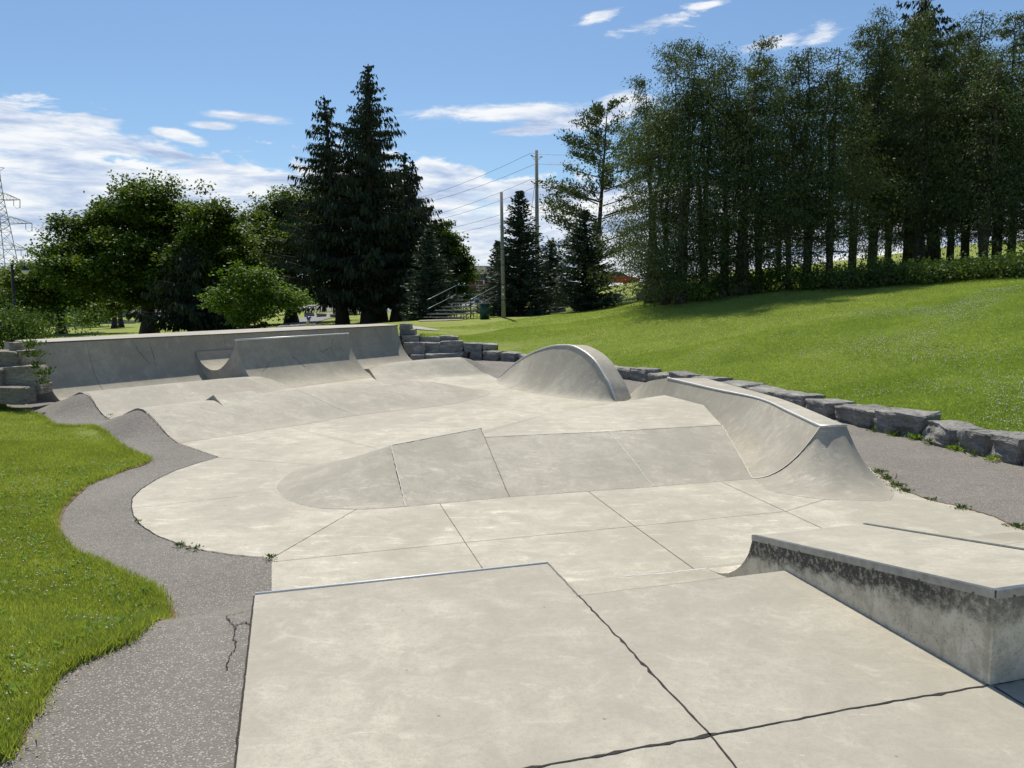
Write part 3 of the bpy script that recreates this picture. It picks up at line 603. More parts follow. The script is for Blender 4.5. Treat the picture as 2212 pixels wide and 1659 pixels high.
# ---------------- spine ramp in front of the wall ----------------
ts = thing('spine_ramp', 'free-standing double ramp in front of the long wall, steel pipe along its sharp crest', 'spine ramp', wp(sA, 1.2, 0))
U = catmull([(.17, 1.0), (.26, .82), (.46, .64), (.70, .52), (.95, .47), (1.31, .525), (1.68, .77), (1.98, 1.09), (2.11, 1.40)], 4)
Fr = catmull([(2.135, 1.40), (2.20, 1.12), (2.31, .84), (2.46, .58), (2.68, .335), (2.92, .15), (3.18, .05), (3.5, .004)], 4)
pr = list(U)+list(Fr); full = pr+[(3.5, -.05), (.17, -.05)]
CHEEK = concrete('cheek_concrete', (.36, .34, .29), (.47, .44, .38), .12, .3)
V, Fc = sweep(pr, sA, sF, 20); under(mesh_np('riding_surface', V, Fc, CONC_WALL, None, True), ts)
mb = MB()
for s_ in (sA, sF):
    # end cheek as a fan of quads so that it stays clean
    top = [wp(s_, a, b-.002) for a, b in pr]; bot = [wp(s_, a, -.05) for a, b in pr]; n = len(top)
    mb = MB(); mb.add(top+bot, [(i, i+1, n+i+1, n+i) for i in range(n-1)]); under(mb.build('end_cheek', CHEEK), ts)
mb = MB(); mb.tube([wp(sA-.03, 2.12, 1.405), wp(sF+.03, 2.12, 1.405)], .030, 12); under(mb.build('coping', STEEL, None, True), ts)
def on_front(s_, frac):
    i = frac*(len(Fr)-1); a = int(min(i, len(Fr)-2)); q = Fr[a]+(Fr[a+1]-Fr[a])*(i-a); return wp(s_, q[0]+.005, q[1]+.003)
for k, pl in enumerate([[(sF-.75, .08), (sF-.95, .25), (sF-.9, .4)], [(sF-.9, .2), (sF-1.35, .28), (sF-1.5, .24)], [(sF-.55, .15), (sF-.45, .3)], [(sA+1.0, .35), (sA+.75, .45), (sA+.55, .5)], [(sA+1.9, .3), (sA+2.2, .5)]]): under(crackline(pl, .006, CRACK, 30+k, on_front), ts)

# ---------------- rolling humps ----------------
def wave(u, k=.20):
    a = 1/(1-k); return a*u*u/(2*k) if u < k else (1-a*(1-u)**2/(2*k) if u > 1-k else a*(u-k/2))
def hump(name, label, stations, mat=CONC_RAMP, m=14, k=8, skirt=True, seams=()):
    """stations: (back foot, ridge, front foot) triples of 3-D points, joined by smooth waves"""
    st = np.array(stations, float); st = catmull(st.reshape(len(st), 9), k).reshape(-1, 3, 3); V = []
    for b, r, f_ in st:
        row = []
        for i in range(m):
            u = i/m; h = wave(u); row.append((b[0]+(r[0]-b[0])*u, b[1]+(r[1]-b[1])*u, b[2]+(r[2]-b[2])*h))
        for i in range(m+1):
            u = i/m; h = wave(u); row.append((r[0]+(f_[0]-r[0])*u, r[1]+(f_[1]-r[1])*u, r[2]+(f_[2]-r[2])*h))
        V.append(row)
    V = np.array(V); nr, nc = V.shape[:2]; V[:, :, 2] += .003
    root = thing(name, label, 'skate ramp', (*V[0, m, :2], 0))
    o = under(mesh_np('riding_surface', V.reshape(-1, 3), grid_faces(nr, nc), mat, None, True), root)
    if skirt:
        mb_ = MB()
        for row in (V[0], V[-1]):
            if row[:, 2].max() > .05:
                mb_ = MB(); mb_.add(list(row-np.array([0, 0, .002]))+[(p[0], p[1], -.04) for p in row], [(i, i+1, nc+i+1, nc+i) for i in range(nc-1)]); under(mb_.build('end_face', CONC_EDGE), root)
    for sidx in seams:
        row = V[sidx*k]; under(strip([p for p in row], .012, 'joint', SEAM, None, .002, 4, .005), root)
    return root, V
valley = lbp(float(np.interp(9, range(len(LBT)), LBT))); ridge1 = lbp(LBT[14]); ridge2 = lbp(LBT[5])
# roller 1, left part: between asphalt and spine
rA = PL(513, 816, (*wp(sA, 0, 0)[:2], 0), WD); nA = sn(rA)[1]
hump('speed_roller', 'far low concrete wave left of the spine ramp, ending in an asphalt mound', [(lbp(LBL-.02), ridge1, valley), (wp(1.8, 1.15, .0), wp(1.8, 2.75, .40), wp(1.8, 4.4, 0)), (wp(sA-.0, 1.15, 0), wp(sA, 2.62, .35), wp(sA, 3.75, 0)), (wp(sA+.4, 1.6, -.02), wp(sA+.45, 2.75, .28), wp(sA+.9, 3.62, -.01))])
# roller 2 : middle
s2 = sn(P(*(701, 835), .5))[0]; seamf = P(775, 897); ss, sn_ = sn(seamf)
R2 = [(valley, ridge2, LB0), (wp(-.2, 4.9, 0), wp(-.2, 6.92, .44), wp(-.2, 8.95, 0)), (wp(1.0, 5.0, 0), wp(1.0, 6.97, .44), wp(1.0, 9.1, 0)), (wp(ss, 5.1, 0), wp(ss, 7.05, .44), wp(ss, sn_, 0)),
      (wp(4.4, 5.4, 0), wp(4.4, 7.35, .44), wp(*sn(P(955, 876)), 0)), (wp(5.55, 5.8, 0), wp(5.5, 7.72, .42), wp(*sn(P(1012, 865)), 0)), (wp(6.35, 6.6, 0), wp(6.35, 8.15, .28), wp(6.6, 9.62, 0)), (wp(7.0, 7.6, 0), wp(7.0, 8.6, .10), wp(7.2, 9.3, 0)), (wp(7.55, 8.5, 0), wp(7.55, 8.75, .0), wp(7.5, 8.95, 0))]
hump('long_roller', 'near long concrete wave crossing the middle, tapering away beside the arch', R2, seams=(3,))
# roller 1, right part
rc = P(816.5, 823.4); sC, nC = sn(rc); sR, nR = sn(R1F)
rr0 = PL(778, 792, rc, WD)
hump('speed_roller', 'far low concrete wave right of the spine ramp, below the stacked limestone', [(wp(9.04, 1.2, 0), wp(9.25, 2.8, .20), rc), (wp(9.7, 1.3, 0), wp(9.7, 3.7, .41), wp(*(np.array([sC, nC])+(np.array([sR, nR])-np.array([sC, nC]))*.3), 0)), (wp(10.5, 1.5, 0), wp(10.5, 4.4, .50), wp(*(np.array([sC, nC])+(np.array([sR, nR])-np.array([sC, nC]))*.62), 0)), (wp(sR, 2.6, 0), R1R, wp(sR, nR, 0))])

# little wedge on top of the near wave
wq = [P(442, 866, .40), P(461, 853, .66), P(548, 844, .66), P(577, 871, .40), P(486, 882, .36)]
t = thing('kicker_wedge', 'small flat-sided concrete wedge sitting on the crest of the long wave', 'wedge ramp', (*wq[0][:2], 0))
ap0, ap1, fr0, fr1 = P(461, 853, .55), P(548, 843.5, .55), P(486, 882, .322), P(577, 870, .322); bk0 = P(442, 866, .43)
bk1 = bk0+(ap1-ap0)
mb = MB(); mb.add([fr0, fr1, ap1, ap0, bk0, bk1, (*fr0[:2], .05), (*fr1[:2], .05), (*bk0[:2], .05), (*bk1[:2], .05)], [(0, 1, 2, 3), (3, 2, 5, 4), (0, 3, 4, 8, 6), (1, 7, 9, 5, 2), (0, 6, 7, 1), (4, 5, 9, 8)])
under(mb.build('body', CONC), t)

# ---------------- arch ("crescent" wall) ----------------
cop = [(1076, 819), (1088.6, 806.5), (1116, 783), (1150.6, 762), (1188, 749), (1212.6, 746.5), (1237, 748), (1264.7, 762), (1287, 782), (1304, 809), (1317, 831), (1331.6, 868)]
A3 = catmull([PL(*q, AR0, an) for q in cop], 3); A3[:, 2] = np.maximum(A3[:, 2], 0.0)
def spos(p): return float((np.array(p[:2])-AR0[:2])@ae)
fs = [P(*q) for q in [(1071, 818), (1076, 829), (1101, 839), (1126, 844), (1200, 857), (1275, 866), (1332, 868.5)]]
fS = [spos(p) for p in fs]; fN = [float((p-AR0)[:2]@an) for p in fs]
ta = thing('crescent_wall', 'freestanding half-moon concrete wall with a steel rim curving over its top', 'skate ramp', (*AR0[:2], 0))
V = []; m = 12
for p in A3:
    s_ = spos(p); n_ = max(.03, float(np.interp(s_, fS, fN))); h = p[2]
    n_ = max(n_, .02)
    for i in range(m+1):
        u = i/m; zz_ = h*(1-u)**1.75; q = p[:2]+an*(n_*u); V.append((q[0], q[1], zz_+.003))
under(mesh_np('face', V, grid_faces(len(A3), m+1), CONC_RAMP, None, True), ta)
TH = .42
topV = []
for p in A3: topV += [(p[0], p[1], p[2]+.004), (*(p[:2]-an*TH+ae*(.10 if spos(p) > AL*.6 else 0)), p[2]+.004)]
under(mesh_np('top', topV, grid_faces(len(A3), 2)[:, ::-1], CONC_RAMP, None, False), ta)
mb = MB(); bk = [(*(p[:2]-an*TH), p[2]) for p in A3]; mb.add(bk+[(p[0], p[1], -.03) for p in bk], [(i, i+1, len(bk)+i+1, len(bk)+i) for i in range(len(bk)-1)])
under(mb.build('back_face', CONC_EDGE), ta)
mb = MB(); mb.tube([p+np.array([0, 0, .008]) for p in A3[1:]], .024, 10); under(mb.build('coping', STEEL, None, True), ta)

# ---------------- side quarter pipe on the right ----------------
zc = .75
cop = [P(1442, 817, zc), P(1541, 840.5, zc), P(1640.5, 862, zc), P(1706, 891, zc), P(1772, 922, zc)]
bkd = [P(1523, 817, zc), P(1605, 839, zc), P(1689, 862.7, zc), P(1756, 889, zc), P(1828.7, 920.6, zc)]
foot = [np.array([3.05, 17.2, 0]), np.array([3.2, 14.9, 0]), np.array([3.38, 12.6, 0]), np.array([3.42, 11.4, 0]), P(1626, 1034)]
tq = thing('side_quarter_pipe', 'right-hand quarter pipe bending along its steel lip, with a curved near end', 'quarter pipe', (*cop[-1][:2], 0))
def curve_face(tops, feet, m=12, pw=2.0, k=6):
    T = catmull(tops, k); Ft = catmull(feet, k); V = []
    for a, b in zip(T, Ft):
        for i in range(m+1): u = i/m; V.append((*(a[:2]+(b[:2]-a[:2])*u), a[2]*(1-u)**pw+b[2]*(1-(1-u)**pw)+.003))
    return np.array(V), grid_faces(len(T), m+1), T
V, Fc, T = curve_face(cop, foot); under(mesh_np('face', V, Fc[:, ::-1], CONC_RAMP, None, True), tq)
# far end, twisting down to the arch
V, Fc, _ = curve_face([cop[0]+np.array([-.30, 2.6, -.55]), cop[0]+np.array([-.22, 1.3, -.22]), cop[0]], [np.array([2.75, 19.4, 0]), np.array([2.9, 18.4, 0]), foot[0]]); under(mesh_np('far_face', V, Fc[:, ::-1], CONC_RAMP, None, True), tq)
# near end
ntop = [cop[-1], (cop[-1]+bkd[-1])/2, bkd[-1]]
nfoot = [P(1626, 1034), P(1740, 1074), P(1915, 1079)]
K = 10; m = 12; V = []
hip = [foot[-1]]
nf = catmull([P(1626, 1034), P(1661, 1058), P(1721, 1071), P(1782, 1078.5), P(1850, 1080), P(1924, 1079), P(1930, 1046)], 3)
T2 = np.array([cop[-1]+(bkd[-1]-cop[-1])*u for u in np.linspace(0, 1, len(nf))])
for i_, (a, b) in enumerate(zip(T2, nf)):
    for i in range(m+1): u = i/m; V.append((*(a[:2]+(b[:2]-a[:2])*u), a[2]*(1-u)**2.1+.003))
V = np.array(V); endrow = V[-(m+1):].copy(); under(mesh_np('near_face', V, grid_faces(len(nf), m+1), CONC_RAMP, None, True), tq)
mb = MB(); cc = [tuple(q[:2]) for q in catmull(cop, 6)]; bb = [tuple(q[:2]) for q in catmull(bkd, 6)]
n = len(cc); V = [(*p, zc+.004) for p in cc]+[(*p, zc+.004) for p in bb]; mb.add(V, [(i, i+1, n+i+1, n+i) for i in range(n-1)])
under(mb.build('platform', CONC_DECK), tq)
mb = MB(); fence = [np.array(V_) for V_ in ([cop[0]+np.array([-.30, 2.6, -.55]), cop[0]+np.array([-.22, 1.3, -.22]), cop[0]]+list(catmull(bkd, 6))+list(endrow))]
mb.add([(p[0], p[1], p[2]-.002) for p in fence]+[(p[0], p[1], -.03) for p in fence], [(i, i+1, len(fence)+i+1, len(fence)+i) for i in range(len(fence)-1)]); under(mb.build('back_wall', CONC_EDGE), tq)
mb = MB(); mb.tube([np.array([*p, zc+.008]) for p in cc]+[bkd[-1]+np.array([0, 0, .008])], .020, 10); under(mb.build('coping', STEEL, None, True), tq)
under(strip([V_+np.array([0, 0, .003]) for V_ in (curve_face(cop, foot)[0].reshape(-1, 13, 3)[12])], .009, 'joint', SEAM, None, .002, 1, .003), tq)
hrow = np.array([(*(cop[-1][:2]+(nf[0][:2]-cop[-1][:2])*u), zc*(1-u)**2.05+.004) for u in np.linspace(0, 1, 14)]); under(strip(list(hrow+np.array([0, 0, .006])), .016, 'joint', SEAM, None, .002, 2, .004), tq)
under(strip([p+np.array([0, 0, .001]) for p in nf[:-3]], .016, 'foot_seam', SEAM, None, .003, 9, .002), tq)
dark = MB(); q0 = T2[0]; 

# ---------------- fun box ----------------
zf = .45
tf = thing('funbox', 'broad low fun box in the middle with a rounded left end and jointed bank', 'skate ramp', (*P(1100, 1072)[:2], 0))
crest = [P(1045, 945, zf), P(1317, 932.5, zf), P(1560, 918.6, zf)]
cf = [P(1100, 1073), P(1412, 1051), P(1626, 1034)]
kz = [P(845, 962, .50), P(1038, 925, .55)]; kf = [P(876, 1094), P(1100, 1073)]
def bankrow(a, b, m=10):
    V = []
    for i in range(m+1):
        u = i/m; uu = u if u < .8 else u; lin = 1-u; zz_ = a[2]*(lin if lin > .22 else lin*lin/.22*.5+lin*.5); V.append((*(a[:2]+(b[:2]-a[:2])*u), zz_+.004))
    return V
V = []; Tc = [crest[0]+(crest[1]-crest[0])*u for u in (0, .5)]+[crest[1]+(crest[2]-crest[1])*u for u in (0, .5, 1)]
Bc = [cf[0]+(cf[1]-cf[0])*u for u in (0, .5)]+[cf[1]+(cf[2]-cf[1])*u for u in (0, .5, 1)]
for a, b in zip(Tc, Bc): V += bankrow(a, b)
under(mesh_np('bank', V, grid_faces(5, 11)[:, ::-1], CONC_RAMP, None, True), tf)
V = []
for u in np.linspace(0, 1, 5): V += bankrow(kz[0]+(kz[1]-kz[0])*u, kf[0]+(kf[1]-kf[0])*u)
under(mesh_np('kicker_bank', V, grid_faces(5, 11)[:, ::-1], CONC_RAMP, None, True), tf)
# rounded end : a fan around the kicker's left corner
ring = [P(*q) for q in [(876, 1094), (820, 1098.5), (767, 1100), (687, 1097), (628, 1081), (600, 1061), (600, 1045), (628, 1021), (668, 1007), (707, 999.5), (760, 990)]]+[np.array([-1.6, 12.9, 0]), np.array([-.6, 13.3, 0])]
ring = catmull(ring, 3); tops = []
for i, p in enumerate(ring):
    u = i/(len(ring)-1); uu = max(0, (u-.80)/.20); tops.append(kz[0]+(kz[1]-kz[0])*uu)
V = []
for a, b in zip(tops, ring):
    for i in range(13):
        u = i/12; lin = 1-u; V.append((*(a[:2]+(b[:2]-a[:2])*u), a[2]*(lin*.72+.28*lin*lin if lin > 0 else 0)*(1 if lin > .15 else lin/.15)**.5+.004))
under(mesh_np('rounded_end', V, grid_faces(len(ring), 13)[:, ::-1], CONC_RAMP, None, True), tf)
# flat top and the bank behind it
be = [kz[1]*np.array([1, 1, 0])+np.array([0, 0, zf]), P(1183, 894, zf), P(1340, 868, zf)]
tp = [crest[0], crest[1], crest[2], np.array([3.55, 13.4, zf]), np.array([3.75, 15.0, zf]), np.array([3.3, 16.6, zf-.02]), be[2], be[1], be[0]]
mb = MB(); V = [(p[0], p[1], zf) for p in tp]; mb.add([(p[0], p[1], zf+.001) for p in tp], [tuple(range(len(tp)))]); under(mb.build('top', CONC), tf)
nb = np.array([-WN[0], -WN[1]])
V = []; 
for a in be+[tp[5]]:
    for i in range(9): u = i/8; V.append((*(a[:2]-WN*(1.5*u)*1.0), zf*(1-u)+.002 if u < 1 else -.01))
under(mesh_np('back_bank', V, grid_faces(4, 9), CONC_RAMP, None, True), tf)
mb = MB(); mb.add([kz[1], crest[0], cf[0], (kz[1]+kf[1])/2*np.array([1, 1, 1])], [(0, 1, 2)]); mb.add([kz[1], (*be[0][:2], zf), crest[0]], [(0, 1, 2)]); under(mb.build('kicker_cheek', CONC_EDGE), tf)
for i, (a, b) in enumerate([(kz[0], kf[0]), (kz[1], kf[1]), (crest[1], cf[1]), (crest[2], cf[2])]):
    under(strip([np.array(p) for p in bankrow(a, b)], .009, 'joint', SEAM if i in (0, 2, 3) else JOINT_THIN, None, .003, 60+i, .003), tf)
under(strip([p+np.array([0, 0, .002]) for p in crest], .012, 'joint', JOINT_THIN, None, .002, 70, .004), tf)
under(strip([p+np.array([0, 0, .002]) for p in kz], .018, 'worn_edge', SEAM, None, .006, 71, .004), tf)
under(strip([P(600, 1058)]+[p for p in ring[:16][::-1]][:0]+[p for p in ring[1:22]], .016, 'foot_seam', SEAM, None, .003, 72, .003), tf)
under(strip([kf[0], kf[1], cf[1], cf[2]], .02, 'foot_seam', SEAM, None, .004, 73, .003), tf)
#@@PART2
# ======================= stones =======================
def stone_mesh(dx_, dy_, dz_, seed, rough=.045):
    bm = bmesh.new(); bmesh.ops.create_cube(bm, size=1.0); bmesh.ops.subdivide_edges(bm, edges=bm.edges[:], cuts=9, use_grid_fill=True)
    r = random.Random(seed); off = Vector((r.random()*50, r.random()*50, r.random()*50)); sh = [r.uniform(-.10, .10)*(.25 if rough < .025 else 1) for _ in range(6)]
    for v_ in bm.verts:
        c = v_.co.copy(); m_ = max(abs(c.x), abs(c.y), abs(c.z))*2
        e = [abs(q)*2 for q in c]; k = sorted(e)[1]
        c *= 1-0.035*max(0, k-.8)/.2                              # round the arrises
        p = Vector((c.x*dx_, c.y*dy_, c.z*dz_))
        p.x *= 1+sh[0]*c.z+sh[1]*c.y; p.y *= 1+sh[2]*c.z; p.z += dz_*sh[3]*c.x*.5+dz_*sh[4]*c.y*.4
        bed = mnoise.noise(Vector((off.x, off.y, p.z*11+off.z)))*rough*.9+mnoise.noise(Vector((off.y, p.x*1.5, p.z*26+off.z)))*rough*.45; q_ = Vector((c.x, c.y, 0)); q_ = q_.normalized()*bed if max(abs(c.x), abs(c.y)) > .44 else Vector((0, 0, 0)); p += q_
        nn = mnoise.noise_vector(p*2.2+off)*rough*1.8+mnoise.noise_vector(p*6.5+off)*rough*.7+mnoise.noise_vector(p*15+off)*rough*.3
        p += Vector((nn.x, nn.y, nn.z*.55)); v_.co = p
    me = bpy.data.meshes.new('limestone_block'); bm.normal_update(); bm.to_mesh(me); bm.free(); me.materials.append(STONE); return me
_ss = [0]
STONE_T = None
def stone(c, dims, rz, label, group=None, rough=.04, mat=None):
    _ss[0] += 1; o = bpy.data.objects.new('limestone_block', stone_mesh(*dims, _ss[0], rough)); COL.objects.link(o); (mat and o.data.materials.clear(), mat and o.data.materials.append(mat)); o.location = [float(x) for x in c]; o.rotation_euler = (random.uniform(-.03, .03), random.uniform(-.04, .04), rz)
    return tag(o, label, 'stone block', group)
ORD = ['first', 'second', 'third', 'fourth', 'fifth', 'sixth', 'seventh', 'eighth', 'ninth', 'tenth', 'eleventh', 'twelfth', 'thirteenth', 'fourteenth', 'fifteenth', 'sixteenth', 'seventeenth', 'eighteenth', 'nineteenth', 'twentieth', 'twenty-first', 'twenty-second', 'twenty-third', 'twenty-fourth', 'twenty-fifth', 'twenty-sixth', 'twenty-seventh', 'twenty-eighth', 'twenty-ninth', 'thirtieth']
# low edging row along the right-hand lawn, measured block by block
rowpx = [(2290, 1032), (2207, 1006), (2135, 989), (2058, 970), (1990, 950), (1889, 930)]
RP = [P(*q)[:2] for q in rowpx]+[np.array([6.62, 15.9]), np.array([6.42, 16.9]), np.array([6.1, 18.0]), np.array([5.75, 19.1]), np.array([5.3, 20.3]), np.array([4.9, 21.4]), np.array([4.45, 22.4])]+[P(1397.6, 826)[:2], P(1360, 820)[:2], P(1331.6, 816.5)[:2]]+[np.array([2.75, 26.0]), np.array([2.1, 27.3]), np.array([1.5, 28.5]), np.array([.95, 29.7])]+[P(*q)[:2] for q in [(1116, 781.7), (1080, 780), (1040, 778), (1012, 777.5), (975, 778)]]
GR = 'limestone edging blocks along the lawn'
for i in range(len(RP)-1):
    a, b = RP[i], RP[i+1]; d_ = b-a; L_ = np.linalg.norm(d_); d_ /= L_; nn = np.array([-d_[1], d_[0]])
    if nn@np.array([1, .45]) < 0: nn = -nn
    wdt = random.uniform(.55, .8); hh = random.uniform(.30, .40) if i > 4 else [.40, .40, .36, .34, .44][i]
    c = (a+b)/2+nn*(wdt/2-.02)+nn*random.uniform(-.04, .05)
    near = ['cut by the right edge of the photo, speckled rough face', 'beside a smaller notch, lowest in view at the right edge', 'with a smooth sloping top', 'rounded and dark', 'long and pitted, with dry weeds at its foot', 'dark, with a green fern against it'][i] if i < 6 else f'{ORD[i]} of the low lawn row counted from the right edge'
    stone((*c, hh/2-.03), (L_*random.uniform(.86, .93), wdt, hh+.05), atan2(d_[1], d_[0])+random.uniform(-.10, .10), f'limestone edging block, {near}', GR, .05 if i < 6 else .035)
# stacked blocks right of the long wall: (image left, right, top, bottom, distance Y, label)
stk = [(862, 886, 700, 712, 32.6, .9, 'flat pale limestone slab on top of the stack at the wall end'), (864, 896, 713, 725, 32.6, .8, 'thin limestone slab under the top slab beside the wall end'), (867, 904, 725, 740, 32.4, .8, 'limestone block with a weedy right end, third course down at the wall end'),
       (872, 916, 741, 767, 32.0, .8, 'large limestone block in the main course, touching the quarter pipe edge'), (913, 953, 741, 767, 32.4, .8, 'dark limestone block in the main course, middle of three'), (952, 999, 738, 765, 32.3, .8, 'squarish limestone block ending the main course on its right'),
       (908, 950, 729, 742, 32.9, .8, 'long flat limestone slab under a tuft of weeds in the upper course'), (950, 988, 727, 739, 33.0, .7, 'upper course limestone slab at the right end of the stack'),
       (883, 916, 767, 782, 31.6, .8, 'low limestone block at the foot of the stack nearest the quarter pipe'), (916, 998, 765, 781, 31.8, .8, 'very long low limestone block along the foot of the stack'),
       (1001, 1041, 742.5, 760, 32.4, .7, 'pale limestone block on the low wall, left of a pair'), (1040, 1074, 744, 760, 32.5, .7, 'pale limestone block on the low wall, right of a pair')]
for (x0, x1, y0, y1, Y, dep, lab) in stk:
    a = DP(x0, (y0+y1)/2, Y); b = DP(x1, (y0+y1)/2, Y); zt_ = DP((x0+x1)/2, y0, Y)[2]; zb = DP((x0+x1)/2, y1, Y)[2]
    stone(((a[0]+b[0])/2, Y+dep/2, (zt_+zb)/2), (b[0]-a[0]+.01, dep, zt_-zb+.03), 0.03*random.uniform(-1, 1), lab, 'stacked limestone blocks at the wall end', .03)
# retaining blocks on the far left
stl = [(15, 62, 741.5, 761, 18.9, 'brownish flat limestone block on top of the left retaining wall'), (-60, 34, 760, 796, 18.6, 'weathered limestone block, upper course at the left edge of the photo'), (33, 67, 759, 793, 18.7, 'moss-streaked limestone block in the upper course beside the fern'), (2, 97, 793, 834, 18.4, 'biggest limestone block in the left retaining wall, smooth face'), (-90, 1, 798, 842, 18.2, 'limestone block cut by the left edge, middle course'), (-80, 50, 838, 872, 17.9, 'low shaded limestone block at the foot of the left wall'), (48, 104, 832, 850, 18.4, 'thin shaded limestone block at the foot of the left wall beside the quarter pipe')]
for (x0, x1, y0, y1, Y, lab) in stl:
    if x1 > 60: x1 -= 18
    a = DP(x0, (y0+y1)/2, Y); b = DP(x1, (y0+y1)/2, Y-.0); zt_ = DP((x0+x1)/2, y0, Y)[2]; zb = DP((x0+x1)/2, y1, Y)[2]
    stone(((a[0]+b[0])/2, Y+.28, (zt_+zb)/2), (b[0]-a[0], .55, zt_-zb+.03), .02, lab, 'left retaining wall blocks', .022, STONE_TAN)

# ======================= plants =======================
def kites(o, d, L, w_, roll=None, rng=RNG):
    """leaf-shaped four-corner blades; o, d (n,3); L, w_ (n,)"""
    n = len(o); d = d/np.maximum(np.linalg.norm(d, axis=1), 1e-9)[:, None]; r = rng.normal(size=(n, 3)) if roll is None else roll
    s = np.cross(d, r); s /= np.maximum(np.linalg.norm(s, axis=1), 1e-9)[:, None]; L = np.broadcast_to(L, n)[:, None]; w_ = np.broadcast_to(w_, n)[:, None]
    V = np.stack([o, o+d*L*.45+s*w_*.5, o+d*L, o+d*L*.45-s*w_*.5], 1).reshape(-1, 3); return V, np.arange(4*n).reshape(-1, 4)
def join(parts):
    V = []; Fq = []; b = 0
    for v_, f_ in parts: V.append(v_); Fq.append(f_+b); b += len(v_)
    return np.vstack(V), np.vstack(Fq)
def trunk_mb(H, r, lean=(0, 0), wob=.12, seed=0, top=.25, n=10, z0=0.0, flare=1.5):
    rg = random.Random(seed); pts = []; rr_ = []
    for i in range(9):
        u = i/8; pts.append((lean[0]*u+rg.uniform(-wob, wob)*u, lean[1]*u+rg.uniform(-wob, wob)*u, z0+(H-z0)*u)); rr_.append(r*((1-u)*(1-top)+top)*(flare if i == 0 else 1))
    pts[0] = (0, 0, -.4); return pts, rr_
def limbs(mb_, pts, rr_, k, Lr, up, seed, zmin=.3):
    rg = random.Random(seed); P_ = np.array(pts)
    for _ in range(k):
        u = rg.uniform(zmin, .97); i = u*8; a = int(min(i, 7)); p = P_[a]+(P_[a+1]-P_[a])*(i-a); r0_ = rr_[a]*.45; q = rg.uniform(0, 2*pi); L = rg.uniform(*Lr)*(1.15-u)
        e = p+np.array([cos(q)*L, sin(q)*L, up*L]); m_ = (p+e)/2+np.array([0, 0, -.08*L if up > .3 else .05*L]); mb_.tube([p, m_, e], [r0_, r0_*.6, r0_*.2], 6, False)
class Tree: pass
def make_maple(name, H, R, z0, label, mat, seed, nclump=90, leaf=.2, per=200, group=None, lobes=None, cat='tree', tr=.4, cl=.085, flat=.5):
    """lobes: ellipsoids (x, y, z, rx, ry, rz) of the crown in metres from the foot"""
    rg = np.random.default_rng(seed); t = thing(name, label, cat, (0, 0, 0), 0, group); mb_ = MB(); pts_, rr_ = trunk_mb(H*.72, tr, (0, 0), .25, seed, .2)
    if lobes is None: lobes = [(0, 0, (H+z0)/2, R*.8, R*.8, (H-z0)/2), (R*.35, 0, z0+(H-z0)*.35, R*.65, R*.65, (H-z0)*.28), (-R*.4, 0, z0+(H-z0)*.4, R*.62, R*.6, (H-z0)*.30)]
    mb_.tube(pts_, rr_, 12); P_ = np.array(pts_)
    L_ = np.array(lobes, float); wt = L_[:, 3]*L_[:, 5]; wt /= wt.sum(); parts_ = []; Rm = max(R, .1)
    for l in L_:      # one or two limbs reach into every lobe
        for _ in range(3):
            u = rg.uniform(.25, .8); i_ = u*8; a_ = int(i_); p = P_[a_]+(P_[a_+1]-P_[a_])*(i_-a_); e = l[:3]+rg.normal(size=3)*l[3:]*.45
            if e[2] > p[2]*.8: mb_.tube([p, (p+e)/2+np.array([0, 0, .04*R]), e], [tr*.32, tr*.2, tr*.05], 6, False)
    mb_.build('trunk', BARK, t, True)
    for c_ in range(nclump):
        l = L_[rg.choice(len(L_), p=wt)]; p = rg.normal(size=3); p /= np.linalg.norm(p); p *= rg.uniform(.35, 1.0)**.5; c = l[:3]+p*l[3:]*rg.uniform(.9, 1.07)
        k_ = int(rg.integers(2, 5)); s_ = rg.uniform(.6, 1.35)*R*cl
        for q in range(k_):
            cc_ = c+rg.normal(size=3)*np.array([s_*1.1, s_*1.1, s_*.5]); n = max(6, int(per/k_*rg.uniform(.6, 1.3))); g = np.clip(rg.normal(size=(n, 3)), -1.7, 1.7)*np.array([s_*.75, s_*.75, s_*.75*flat])
            o = cc_+g; d = g*np.array([1, 1, .2])/s_+rg.normal(size=(n, 3))*.6+np.array([0, 0, -.25]); roll = np.array([0, 0, 1.0])+rg.normal(size=(n, 3))*.45
            parts_.append(kites(o, d, rg.uniform(.7, 1.3, n)*leaf, rg.uniform(.6, .95, n)*leaf, roll, rg))
    V, Fq = join(parts_); mesh_np('crown', V, Fq, mat, t); return t
def lob(ub, Y, zb, ls, dj=.6, seed=1):
    x0 = float(DP(ub, 700, Y)[0]); r = random.Random(seed); out = []
    for (u, v, ru, rv) in ls:
        p = DP(u, v, Y); a = ru*Y/FPX; b = rv*Y/FPX; out.append((p[0]-x0, r.uniform(-dj, dj)*a, p[2]-zb, a, (a+b)/2, b))
    return out
